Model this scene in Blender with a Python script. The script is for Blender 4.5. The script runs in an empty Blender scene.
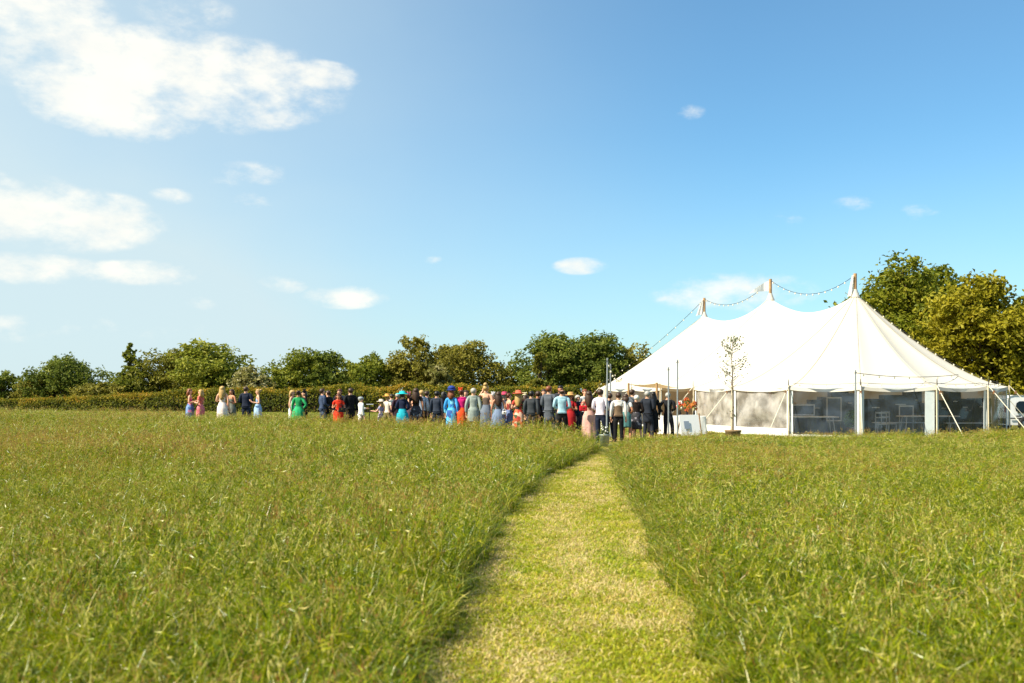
import bpy, bmesh, math, random
from mathutils import Vector, Matrix, noise as mnoise
R = math.radians
SC = bpy.context.scene
COL = SC.collection
rnd = random.Random(7)
F = 995.6; HZ = 391.0; CH = 1.75

# ---------------------------------------------------------------- camera, world, sun, exposure
cam_d = bpy.data.cameras.new("camera"); cam = bpy.data.objects.new("camera", cam_d); COL.objects.link(cam)
cam.location = (0, 0, CH); cam.rotation_euler = (R(90), 0, 0)
cam_d.lens = 35; cam_d.sensor_width = 36; cam_d.shift_y = (HZ - 341.5) / 1024
cam_d.clip_end = 12000; cam_d.clip_start = 0.1
cam_d.dof.use_dof = True; cam_d.dof.focus_distance = 36; cam_d.dof.aperture_fstop = 2.2
SC.camera = cam

SUN_EL = 47.0; SUN_AZ = -113.0            # azimuth from +Y, clockwise (negative = left)
def sun_vec():
    a, e = R(SUN_AZ), R(SUN_EL)
    return Vector((math.sin(a)*math.cos(e), math.cos(a)*math.cos(e), math.sin(e)))
sl = bpy.data.lights.new("sun", 'SUN'); so = bpy.data.objects.new("sun", sl); COL.objects.link(so)
sl.energy = 4.6; sl.angle = R(0.5); sl.color = (1.0, 0.92, 0.74)
so.rotation_euler = (-sun_vec()).to_track_quat('-Z', 'Y').to_euler()
so.location = (-60, -20, 60)
SC.view_settings.view_transform = 'Standard'; SC.view_settings.look = 'None'
SC.view_settings.exposure = 1.12; SC.view_settings.gamma = 1.0
SC.view_settings.use_curve_mapping = False

W = bpy.data.worlds.new("World"); SC.world = W; W.use_nodes = True
def build_world():
    nt = W.node_tree; N = nt.nodes; L = nt.links; N.clear()
    def m(op, a, b=None, c=None):
        n = N.new('ShaderNodeMath'); n.operation = op
        for i, v in enumerate((a, b, c)):
            if v is None: continue
            if isinstance(v, (int, float)): n.inputs[i].default_value = v
            else: L.new(v, n.inputs[i])
        return n.outputs[0]
    out = N.new('ShaderNodeOutputWorld'); bg = N.new('ShaderNodeBackground'); L.new(bg.outputs[0], out.inputs[0])
    bg.inputs['Strength'].default_value = 0.080
    sky = N.new('ShaderNodeTexSky'); sky.sky_type = 'NISHITA'; sky.sun_disc = False
    sky.sun_elevation = R(SUN_EL); sky.sun_rotation = R(SUN_AZ)
    sky.air_density = 1.0; sky.dust_density = 0.4; sky.ozone_density = 3.0; sky.altitude = 50
    tc = N.new('ShaderNodeTexCoord'); sp = N.new('ShaderNodeSeparateXYZ'); L.new(tc.outputs['Generated'], sp.inputs[0])
    az = m('ARCTAN2', sp.outputs[0], sp.outputs[1]); el = m('ARCSINE', sp.outputs[2])
    nz = N.new('ShaderNodeTexNoise'); nz.inputs['Scale'].default_value = 9; nz.inputs['Detail'].default_value = 8
    nz.inputs['Roughness'].default_value = 0.6
    mp = N.new('ShaderNodeMapping'); mp.inputs['Scale'].default_value = (1, 1, 1.9); L.new(tc.outputs['Generated'], mp.inputs[0]); L.new(mp.outputs[0], nz.inputs[0])
    nf = N.new('ShaderNodeTexNoise'); nf.inputs['Scale'].default_value = 34; nf.inputs['Detail'].default_value = 7; nf.inputs['Roughness'].default_value = .62; L.new(mp.outputs[0], nf.inputs[0])
    nzf = m('ADD', m('SUBTRACT', nz.outputs[0], 0.5), m('MULTIPLY', m('SUBTRACT', nf.outputs[0], .5), .5))
    clouds = [(180,80,150,44,1.15),(110,96,75,36,1.1),(250,84,80,28,1.05),(305,76,58,16,.9),(150,120,50,22,.95),(5,18,100,52,.72),
              (55,218,95,30,.95),(0,205,70,34,.9),(25,268,70,15,.75),(145,273,62,12,.62),(345,297,42,12,.76),(283,284,26,11,.62),
              (250,178,46,16,.55),(254,200,26,11,.72),(580,266,28,9,.62),(735,294,78,21,.85),(690,112,16,8,.42),(790,216,20,11,.45),
              (856,203,24,8,.40),(920,212,38,8,.42),(205,303,18,7,.6),(435,260,13,5,.6),(172,196,22,8,.42),(185,10,50,18,.5),(738,188,16,6,.38),
              (60,330,150,14,.40)]
    acc = None
    for (px, py, a, b, s) in clouds:
        a0 = math.atan((px-512)/F); e0 = math.atan((HZ-py)/math.hypot(F, px-512))
        dx = m('MULTIPLY', m('SUBTRACT', az, a0), F/a); dy = m('MULTIPLY', m('SUBTRACT', el, e0), F/b)
        r2 = m('ADD', m('MULTIPLY', dx, dx), m('MULTIPLY', dy, dy))
        d = m('MULTIPLY', m('MAXIMUM', m('SUBTRACT', 1.25, m('MULTIPLY', r2, .95)), 0.0), s)
        acc = d if acc is None else m('MAXIMUM', acc, d)
    den = m('ADD', acc, m('MULTIPLY', nzf, m('MULTIPLY', m('MINIMUM', m('MULTIPLY', acc, 3.0), 1.0), 3.4)))
    mr = N.new('ShaderNodeMapRange'); mr.interpolation_type = 'SMOOTHSTEP'
    mr.inputs[1].default_value = 0.15; mr.inputs[2].default_value = 1.45; mr.inputs[4].default_value = 0.93; L.new(den, mr.inputs[0])
    tint = N.new('ShaderNodeMixRGB'); tint.blend_type = 'MULTIPLY'; tint.inputs[0].default_value = 1
    L.new(sky.outputs[0], tint.inputs[1]); tint.inputs[2].default_value = SKY_TINT
    gr = N.new('ShaderNodeMixRGB'); gr.blend_type = 'MIX'
    nz2 = N.new('ShaderNodeTexNoise'); nz2.inputs['Scale'].default_value = 22; nz2.inputs['Detail'].default_value = 4; L.new(mp.outputs[0], nz2.inputs[0])
    L.new(nz2.outputs[0], gr.inputs[0]); gr.inputs[1].default_value = CLOUD_A; gr.inputs[2].default_value = CLOUD_B
    # haze and glow painted into the sky, denser towards the left and the horizon
    vz = N.new('ShaderNodeTexNoise'); vz.inputs['Scale'].default_value = 3.0; vz.inputs['Detail'].default_value = 5; L.new(mp.outputs[0], vz.inputs[0])
    va = N.new('ShaderNodeMapRange'); va.interpolation_type = 'SMOOTHSTEP'; va.inputs[1].default_value = .25; va.inputs[2].default_value = -.62; va.inputs[4].default_value = .80; L.new(az, va.inputs[0])
    ve = N.new('ShaderNodeMapRange'); ve.interpolation_type = 'SMOOTHSTEP'; ve.inputs[1].default_value = .26; ve.inputs[2].default_value = -.02; ve.inputs[4].default_value = .42; L.new(el, ve.inputs[0])
    vf = m('MINIMUM', m('MULTIPLY', m('ADD', m('ADD', va.outputs[0], ve.outputs[0]), .07), m('ADD', m('MULTIPLY', vz.outputs[0], .7), .65)), .92)
    veil = N.new('ShaderNodeMixRGB'); L.new(vf, veil.inputs[0]); L.new(tint.outputs[0], veil.inputs[1]); veil.inputs[2].default_value = VEIL
    mix = N.new('ShaderNodeMixRGB'); L.new(mr.outputs[0], mix.inputs[0]); L.new(veil.outputs[0], mix.inputs[1]); L.new(gr.outputs[0], mix.inputs[2])
    L.new(mix.outputs[0], bg.inputs[0])
SKY_TINT = (0.57, 0.95, 1.03, 1); VEIL = (4.0, 4.85, 5.1, 1); CLOUD_A = (5.3, 5.4, 5.2, 1); CLOUD_B = (7.0, 6.7, 5.9, 1)
build_world()

# ---------------------------------------------------------------- helpers
def px(x, Y): return (x-512)*Y/F
def pz(y, Y): return CH - (y-HZ)*Y/F
def lin(h):
    h = h.lstrip('#'); c = [int(h[i:i+2], 16)/255 for i in (0, 2, 4)]
    return tuple((v/12.92 if v <= .04045 else ((v+.055)/1.055)**2.4) for v in c)+(1,)
MATS = {}
def mat(name, col, rough=.7, var=.12, scale=6, metal=0, trans=0, col2=None, spec=.4, bump=0):
    """principled with procedural noise variation between two tones"""
    if name in MATS: return MATS[name]
    M = bpy.data.materials.new(name); M.use_nodes = True; nt = M.node_tree; N = nt.nodes; L = nt.links
    p = N['Principled BSDF']; c = lin(col) if isinstance(col, str) else tuple(col)+(1,) if len(col) == 3 else col
    c2 = (lin(col2) if isinstance(col2, str) else col2) if col2 else tuple(v*(1-var) for v in c[:3])+(1,)
    tc = N.new('ShaderNodeTexCoord'); nz = N.new('ShaderNodeTexNoise'); nz.inputs['Scale'].default_value = scale; nz.inputs['Detail'].default_value = 5
    L.new(tc.outputs['Object'], nz.inputs[0])
    rp = N.new('ShaderNodeValToRGB'); rp.color_ramp.elements[0].position = .35; rp.color_ramp.elements[1].position = .65
    rp.color_ramp.elements[0].color = c; rp.color_ramp.elements[1].color = c2
    L.new(nz.outputs[0], rp.inputs[0]); L.new(rp.outputs[0], p.inputs['Base Color'])
    p.inputs['Roughness'].default_value = rough; p.inputs['Metallic'].default_value = metal
    p.inputs['Specular IOR Level'].default_value = spec
    if bump:
        b = N.new('ShaderNodeBump'); b.inputs['Strength'].default_value = bump; L.new(nz.outputs[0], b.inputs['Height']); L.new(b.outputs[0], p.inputs['Normal'])
    if trans:
        t = N.new('ShaderNodeBsdfTranslucent'); L.new(rp.outputs[0], t.inputs[0]); mx = N.new('ShaderNodeMixShader'); mx.inputs[0].default_value = trans
        L.new(p.outputs[0], mx.inputs[1]); L.new(t.outputs[0], mx.inputs[2]); L.new(mx.outputs[0], N['Material Output'].inputs[0])
    MATS[name] = M; return M
def floral(name, base, cols, scale=9, thr=.5):
    if name in MATS: return MATS[name]
    M = bpy.data.materials.new(name); M.use_nodes = True; nt = M.node_tree; N = nt.nodes; L = nt.links
    p = N['Principled BSDF']; p.inputs['Roughness'].default_value = .75
    tc = N.new('ShaderNodeTexCoord'); v = N.new('ShaderNodeTexVoronoi'); v.inputs['Scale'].default_value = scale; L.new(tc.outputs['Object'], v.inputs[0])
    sp = N.new('ShaderNodeSeparateColor'); L.new(v.outputs['Color'], sp.inputs[0])
    rp = N.new('ShaderNodeValToRGB'); rp.color_ramp.interpolation = 'CONSTANT'
    allc = [base]+cols; e = rp.color_ramp.elements; e[0].color = lin(base); e[0].position = 0
    e[1].position = thr; e[1].color = lin(cols[0])
    for i, c in enumerate(cols[1:]):
        k = e.new(thr+(1-thr)*(i+1)/len(cols)); k.color = lin(c)
    L.new(sp.outputs[0], rp.inputs[0]); L.new(rp.outputs[0], p.inputs['Base Color']); MATS[name] = M; return M

def tagp(o, label=None, cat=None, group=None, kind=None):
    if label: o['label'] = label
    if cat: o['category'] = cat
    if group: o['group'] = group
    if kind: o['kind'] = kind
    return o
def empty(name, loc=(0,0,0), rz=0, label=None, cat=None, group=None):
    o = bpy.data.objects.new(name, None); COL.objects.link(o); o.location = loc; o.rotation_euler = (0,0,rz); o.empty_display_size = .3
    return tagp(o, label, cat, group)
def link(name, me, m=None, parent=None, smooth=False):
    o = bpy.data.objects.new(name, me); COL.objects.link(o)
    if m is not None:
        me.materials.clear() if len(me.materials) else None
        me.materials.append(m)
    if parent: o.parent = parent
    if smooth: me.polygons.foreach_set('use_smooth', [True]*len(me.polygons))
    return o
class MB:
    def __init__(s): s.v = []; s.f = []; s.mi = []
    def add(s, vs, fs, mi=0):
        o = len(s.v); s.v += [tuple(v) for v in vs]; s.f += [tuple(i+o for i in f) for f in fs]; s.mi += [mi]*len(fs)
    def box(s, c, d, rz=0, mi=0, bev=0, tilt=None):
        x, y, z = d[0]/2, d[1]/2, d[2]/2
        Mx = Matrix.Translation(c) @ Matrix.Rotation(rz, 4, 'Z')
        if tilt: Mx = Mx @ tilt
        if bev <= 0:
            vs = [Mx @ Vector(p) for p in ((-x,-y,-z),(x,-y,-z),(x,y,-z),(-x,y,-z),(-x,-y,z),(x,-y,z),(x,y,z),(-x,y,z))]
            s.add(vs, [(0,3,2,1),(4,5,6,7),(0,1,5,4),(1,2,6,5),(2,3,7,6),(3,0,4,7)], mi)
        else:
            bm = bmesh.new(); bmesh.ops.create_cube(bm, size=1)
            for v in bm.verts: v.co = Vector((v.co.x*d[0], v.co.y*d[1], v.co.z*d[2]))
            bmesh.ops.bevel(bm, geom=bm.edges[:], offset=bev, segments=2, affect='EDGES', profile=.6)
            bm.verts.index_update(); s.add([Mx @ v.co for v in bm.verts], [[v.index for v in f.verts] for f in bm.faces], mi); bm.free()
    def tube(s, pts, rad, n=8, mi=0, cap=True):
        pts = [Vector(p) for p in pts]
        if isinstance(rad, (int, float)): rad = [rad]*len(pts)
        vs = []; up = None
        for i, p in enumerate(pts):
            t = (pts[min(i+1, len(pts)-1)]-pts[max(i-1, 0)]).normalized()
            if up is None: up = Vector((0,0,1)) if abs(t.z) < .9 else Vector((1,0,0))
            a = t.cross(up)
            if a.length < 1e-4: a = t.orthogonal()
            a.normalize(); b = a.cross(t).normalized(); up = b
            for k in range(n):
                q = 2*math.pi*k/n; vs.append(p+(a*math.cos(q)+b*math.sin(q))*rad[i])
        fs = [(i*n+k, i*n+(k+1) % n, (i+1)*n+(k+1) % n, (i+1)*n+k) for i in range(len(pts)-1) for k in range(n)]
        if cap: fs += [tuple(range(n))[::-1], tuple((len(pts)-1)*n+k for k in range(n))]
        s.add(vs, fs, mi)
    def lathe(s, prof, n=16, c=(0,0,0), fold=0, nf=7, sy=1, mi=0, capb=False, capt=False, ph=0):
        vs = []
        for i, (r, z) in enumerate(prof):
            for k in range(n):
                q = 2*math.pi*k/n; rr = r*(1+fold*(i/(len(prof)-1))*math.sin(nf*q+ph))
                vs.append((c[0]+rr*math.cos(q), c[1]+rr*math.sin(q)*sy, c[2]+z))
        fs = [(i*n+k, i*n+(k+1) % n, (i+1)*n+(k+1) % n, (i+1)*n+k) for i in range(len(prof)-1) for k in range(n)]
        if capb: fs.append(tuple(range(n))[::-1])
        if capt: fs.append(tuple((len(prof)-1)*n+k for k in range(n)))
        s.add(vs, fs, mi)
    def ball(s, c, r, n=8, mi=0):
        r = (r, r, r) if isinstance(r, (int, float)) else r
        h = n//2+1; vs = []; fs = []
        for i in range(h+1):
            a = math.pi*i/h
            for k in range(n):
                q = 2*math.pi*k/n; vs.append((c[0]+r[0]*math.sin(a)*math.cos(q), c[1]+r[1]*math.sin(a)*math.sin(q), c[2]+r[2]*math.cos(a)))
        fs = [(i*n+k, (i+1)*n+k, (i+1)*n+(k+1) % n, i*n+(k+1) % n) for i in range(h) for k in range(n)]
        s.add(vs, fs, mi)
    def mesh(s, name):
        me = bpy.data.meshes.new(name); me.from_pydata(s.v, [], s.f); me.polygons.foreach_set('material_index', s.mi); me.update(); return me
    def build(s, name, m, parent=None, smooth=False):
        o = link(name, s.mesh(name), None, parent, smooth)
        for k in (m if isinstance(m, (list, tuple)) else [m]): o.data.materials.append(k)
        return o

# ---------------------------------------------------------------- field layout
def interp(T, Y):
    if Y <= T[0][0]: return T[0][1]
    for (a, u), (b, v) in zip(T, T[1:]):
        if Y <= b: return u+(v-u)*(Y-a)/(b-a)
    return T[-1][1]
PL = [(0,-.72),(6,-.62),(8.3,-.50),(13.5,-.28),(19.6,.50),(24.5,1.45),(29.5,2.5),(40,4)]
PR = [(0,1.2),(6,1.32),(8.3,1.5),(10.3,1.6),(13.5,1.88),(19.6,2.25),(25.2,2.65),(29.5,3.1),(40,4.6)]
def path_l(Y): return interp(PL, Y)
def path_r(Y): return interp(PR, Y)
BND = [(-60,72),(-31,62),(-18,54),(-9.8,46),(-4.3,38.5),(-.5,34.0),(1.5,31.2),(2.4,28.8),(3.3,29.5),(4.2,31.5),(6.2,32.8),(10,33.0),(14,34.0),(18,36.2),(22,41),(30,52),(60,70)]
def bnd(X):
    for (x0, y0), (x1, y1) in zip(BND, BND[1:]):
        if x0 <= X <= x1: return y0+(y1-y0)*(X-x0)/(x1-x0)
    return 70
def is_tall(X, Y):
    w = .16*mnoise.noise(Vector((X*1.7, Y*1.7, 3)))
    if Y > bnd(X)+w*3: return False
    return not (path_l(Y)+w < X < path_r(Y)+w)
def tall_h(X, Y):
    n = mnoise.noise(Vector((X*.16, Y*.16, 0)))*.5 + mnoise.noise(Vector((X*.6, Y*.6, 5)))*.35 + mnoise.noise(Vector((X*1.9, Y*1.9, 8)))*.38
    base = .48+.17*min(1, max(0, (Y-14)/16))
    if X > path_l(Y): base = .42-.06*min(1, max(0, (Y-8)/18))
    e = min(abs(X-path_l(Y)), abs(X-path_r(Y)))
    base *= (.85 if X < path_l(Y) else .62)+(.15 if X < path_l(Y) else .38)*min(1, e/.35)
    return base*(1+.6*n)

# ---------------------------------------------------------------- ground
def ground_mat(name, a, b, c):
    M = bpy.data.materials.new(name); M.use_nodes = True; nt = M.node_tree; N = nt.nodes; L = nt.links; p = N['Principled BSDF']
    g = N.new('ShaderNodeNewGeometry')
    n1 = N.new('ShaderNodeTexNoise'); n1.inputs['Scale'].default_value = .35; n1.inputs['Detail'].default_value = 6; L.new(g.outputs['Position'], n1.inputs[0])
    n2 = N.new('ShaderNodeTexNoise'); n2.inputs['Scale'].default_value = 28; n2.inputs['Detail'].default_value = 4; L.new(g.outputs['Position'], n2.inputs[0])
    r1 = N.new('ShaderNodeValToRGB'); r1.color_ramp.elements[0].color = lin(a); r1.color_ramp.elements[1].color = lin(b)
    r1.color_ramp.elements[0].position = .35; r1.color_ramp.elements[1].position = .65; L.new(n1.outputs[0], r1.inputs[0])
    mx = N.new('ShaderNodeMixRGB'); r2 = N.new('ShaderNodeValToRGB'); r2.color_ramp.elements[0].position = .45; r2.color_ramp.elements[1].position = .7
    L.new(n2.outputs[0], r2.inputs[0]); L.new(r2.outputs[0], mx.inputs[0]); L.new(r1.outputs[0], mx.inputs[1]); mx.inputs[2].default_value = lin(c)
    L.new(mx.outputs[0], p.inputs['Base Color']); p.inputs['Roughness'].default_value = .9; p.inputs['Specular IOR Level'].default_value = .15
    b_ = N.new('ShaderNodeBump'); b_.inputs['Strength'].default_value = .5; b_.inputs['Distance'].default_value = .03; L.new(n2.outputs[0], b_.inputs['Height']); L.new(b_.outputs[0], p.inputs['Normal'])
    return M
def make_ground():
    xs = [-6000,-2500,-1000,-400,-200,-120,-80,-50,-30,-15,0,15,30,50,80,120,200,400,1000,2500,6000]
    ys = [-3000,-500,-100,-20,0,10,20,30,40,50,60,70,80,90,100,115,130,150,180,220,300,500,900,1800,3500,8000]
    def z(x, y):
        d = max(0, y-104); return -14*(1-math.exp(-d/120))+ (0 if d == 0 else .0)
    v = [(x, y, z(x, y)) for y in ys for x in xs]; n = len(xs)
    f = [(j*n+i, j*n+i+1, (j+1)*n+i+1, (j+1)*n+i) for j in range(len(ys)-1) for i in range(n-1)]
    me = bpy.data.meshes.new('ground'); me.from_pydata(v, [], f); me.update()
    tagp(link('ground', me, ground_mat('meadow_soil', '#454a14', '#57591a', '#6b5c2c')), kind='structure')
    # mown path: one sheet 4 mm above the ground
    mb = MB(); Ys = [-8+.5*i for i in range(80)]
    vs = [];
    for Y in Ys: vs += [(path_l(max(Y, 0)), Y, .004), (path_r(max(Y, 0)), Y, .004)]
    mb.add(vs, [(2*i, 2*i+1, 2*i+3, 2*i+2) for i in range(len(Ys)-1)])
    tagp(mb.build('path', ground_mat('mown_path', '#6a6414', '#84742a', '#57491c')), kind='structure')
make_ground()

# ---------------------------------------------------------------- scatter by geometry nodes
def scatter(name, pts, protos, m):
    col = bpy.data.collections.new(name+"_sources")
    for i, me in enumerate(protos):
        o = bpy.data.objects.new("%s_source_%02d" % (name, i), me); me.materials.append(m); col.objects.link(o)
    me = bpy.data.meshes.new(name); me.from_pydata([p[0] for p in pts], [], [])
    a = me.attributes.new('rot', 'FLOAT_VECTOR', 'POINT'); a.data.foreach_set('vector', [c for p in pts for c in p[1]])
    a = me.attributes.new('scl', 'FLOAT_VECTOR', 'POINT'); a.data.foreach_set('vector', [c for p in pts for c in p[2]])
    a = me.attributes.new('idx', 'INT', 'POINT'); a.data.foreach_set('value', [p[3] for p in pts])
    o = bpy.data.objects.new(name, me); COL.objects.link(o); me.materials.append(m)
    ng = bpy.data.node_groups.new(name+"_nodes", 'GeometryNodeTree')
    ng.interface.new_socket('Geometry', in_out='INPUT', socket_type='NodeSocketGeometry')
    ng.interface.new_socket('Geometry', in_out='OUTPUT', socket_type='NodeSocketGeometry')
    N = ng.nodes; L = ng.links
    gi = N.new('NodeGroupInput'); go = N.new('NodeGroupOutput'); ip = N.new('GeometryNodeInstanceOnPoints')
    ci = N.new('GeometryNodeCollectionInfo'); ci.inputs[0].default_value = col; ci.inputs[1].default_value = True; ci.inputs[2].default_value = True
    def na(nm, t):
        n = N.new('GeometryNodeInputNamedAttribute'); n.data_type = t; n.inputs[0].default_value = nm; return n.outputs[0]
    L.new(gi.outputs[0], ip.inputs['Points']); L.new(ci.outputs[0], ip.inputs['Instance']); ip.inputs['Pick Instance'].default_value = True
    L.new(na('idx', 'INT'), ip.inputs['Instance Index'])
    e2r = N.new('FunctionNodeEulerToRotation'); L.new(na('rot', 'FLOAT_VECTOR'), e2r.inputs[0]); L.new(e2r.outputs[0], ip.inputs['Rotation'])
    L.new(na('scl', 'FLOAT_VECTOR'), ip.inputs['Scale']); L.new(ip.outputs[0], go.inputs[0])
    md = o.modifiers.new('scatter', 'NODES'); md.node_group = ng
    o['kind'] = 'stuff'
    return o
def tuft(seed, n, rad, hmin, hmax, wid, lean, seedheads=0, seed_h=1.3, hs=.45, flakes=0):
    """blades 1 m nominal height; per-vertex 'tint' attribute stores the blade's own tone"""
    r = random.Random(seed); v = []; f = []; tint = []
    def strip(x, y, a, h, w, ln, tn, seg=3, tw=0):
        o = len(v); ca, sa = math.cos(a), math.sin(a); b = a+math.pi/2+tw; cb, sb = math.cos(b), math.sin(b)
        for i in range(seg+1):
            t = i/seg; bend = ln*h*t*t*hs; zz = h*(t-min(.62, .7*ln)*t**2.6)
            ww = w*(1-t**1.6)*.5+.0006
            cx, cy = x+ca*bend, y+sa*bend
            v.extend([(cx-cb*ww, cy-sb*ww, zz), (cx+cb*ww, cy+sb*ww, zz)]); tint.extend([tn, tn])
            if i: f.append((o+2*i-2, o+2*i-1, o+2*i+1, o+2*i))
    for _ in range(n):
        a0 = r.uniform(0, 6.283); q = rad*math.sqrt(r.random())
        tn = r.random()*.6 if r.random() > .13 else r.uniform(.6, .78)
        strip(q*math.cos(a0), q*math.sin(a0), r.uniform(0, 6.283), r.uniform(hmin, hmax), wid*r.uniform(.6, 1.4), r.uniform(.25, 1)*lean, tn, 4, r.uniform(-1.3, 1.3))
    for _ in range(seedheads):
        a0 = r.uniform(0, 6.283); q = rad*math.sqrt(r.random()); x, y = q*math.cos(a0), q*math.sin(a0); a = r.uniform(0, 6.283)
        h = seed_h*r.uniform(.8, 1.1); ln = r.uniform(.05, .35)
        strip(x, y, a, h, wid*.35, ln, .5)
        tx, ty, tz = x+math.cos(a)*ln*h*hs, y+math.sin(a)*ln*h*hs, h*(1-min(.62, .7*ln))
        tn = r.uniform(.82, 1) if (seedheads > 2 and r.random() < .8) else r.uniform(.63, .70)  # pale straw spikelets also stand in for white sun glints
        for k in range(7):          # loose panicle of small spikelets
            b = r.uniform(0, 6.283); q = .035*r.random(); cx, cy = tx+q*math.cos(b), ty+q*math.sin(b); zz = tz+r.uniform(-.16, .06); o = len(v); w = wid*r.uniform(.5, 1.0); up = .05*r.uniform(.6, 1.4); c = b+r.uniform(-1, 1)
            v.extend([(cx, cy, zz-up*.5), (cx+w*math.cos(c), cy+w*math.sin(c), zz), (cx+w*.9*math.cos(b), cy+w*.9*math.sin(b), zz+up*.6), (cx-w*.6*math.cos(c), cy-w*.6*math.sin(c), zz+.01)])
            tint.extend([tn]*4); f.append((o, o+1, o+2, o+3))
    for _ in range(flakes):         # bent tips, clover and weed leaves making up the top of the sward
        a0 = r.uniform(0, 6.283); q = rad*1.05*math.sqrt(r.random()); z = r.triangular(.25, 1.02, .72); c = Vector((q*math.cos(a0), q*math.sin(a0), z*hs))
        d = Vector((r.gauss(0, 1), r.gauss(0, 1), r.gauss(.1, .7))).normalized(); w = d.orthogonal(); w.rotate(Matrix.Rotation(r.uniform(0, 6.283), 3, d)); w.normalize(); nn = d.cross(w)
        l = r.uniform(.025, .075); k = r.uniform(.002, .005); o = len(v); b = nn*l*r.uniform(-.35, .35)
        for p in (c-d*l-b, c+w*k, c+d*l-b, c-w*k): v.append((p.x, p.y, p.z/hs))
        tint.extend([min(.78, r.random()*.62+(.12 if r.random() < .15 else 0))]*4); f.append((o, o+1, o+2, o+3))
    me = bpy.data.meshes.new('tuft'); me.from_pydata(v, [], f)
    at = me.attributes.new('tint', 'FLOAT', 'POINT'); at.data.foreach_set('value', tint); me.update(); return me
def grass_mat(name, stops, patch, patch_amt, trans=.35, rough=.42, spec=.5, vary=.55):
    M = bpy.data.materials.new(name); M.use_nodes = True; nt = M.node_tree; N = nt.nodes; L = nt.links; p = N['Principled BSDF']
    at = N.new('ShaderNodeAttribute'); at.attribute_name = 'tint'
    oi = N.new('ShaderNodeObjectInfo'); ad = N.new('ShaderNodeMath'); ad.operation = 'MULTIPLY_ADD'; L.new(oi.outputs['Random'], ad.inputs[0]); ad.inputs[1].default_value = .12; L.new(at.outputs['Fac'], ad.inputs[2])
    rp = N.new('ShaderNodeValToRGB'); e = rp.color_ramp.elements; e[0].position = max(0, stops[0][0]); e[0].color = lin(stops[0][1]); e[1].position = stops[-1][0]; e[1].color = lin(stops[-1][1])
    for pos, c in stops[1:-1]: k = e.new(pos); k.color = lin(c)
    n3 = N.new('ShaderNodeTexNoise'); n3.inputs['Scale'].default_value = 1.5; n3.inputs['Detail'].default_value = 3; g3 = N.new('ShaderNodeNewGeometry'); L.new(g3.outputs['Position'], n3.inputs[0])
    a3 = N.new('ShaderNodeMath'); a3.operation = 'MULTIPLY_ADD'; L.new(n3.outputs[0], a3.inputs[0]); a3.inputs[1].default_value = vary; L.new(ad.outputs[0], a3.inputs[2])
    a4 = N.new('ShaderNodeMath'); a4.operation = 'SUBTRACT'; L.new(a3.outputs[0], a4.inputs[0]); a4.inputs[1].default_value = vary*.5
    L.new(a4.outputs[0], rp.inputs[0])
    g = N.new('ShaderNodeNewGeometry'); nz = N.new('ShaderNodeTexNoise'); nz.inputs['Scale'].default_value = .22; nz.inputs['Detail'].default_value = 4; L.new(g.outputs['Position'], nz.inputs[0])
    mr = N.new('ShaderNodeMapRange'); mr.inputs[1].default_value = .42; mr.inputs[2].default_value = .68; mr.inputs[4].default_value = patch_amt; L.new(nz.outputs[0], mr.inputs[0])
    mx = N.new('ShaderNodeMixRGB'); L.new(mr.outputs[0], mx.inputs[0]); L.new(rp.outputs[0], mx.inputs[1]); mx.inputs[2].default_value = lin(patch)
    L.new(mx.outputs[0], p.inputs['Base Color']); p.inputs['Roughness'].default_value = rough; p.inputs['Specular IOR Level'].default_value = spec
    t = N.new('ShaderNodeBsdfTranslucent'); L.new(mx.outputs[0], t.inputs[0]); ms = N.new('ShaderNodeMixShader'); ms.inputs[0].default_value = trans
    L.new(p.outputs[0], ms.inputs[1]); L.new(t.outputs[0], ms.inputs[2]); L.new(ms.outputs[0], N['Material Output'].inputs[0])
    return M
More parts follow.
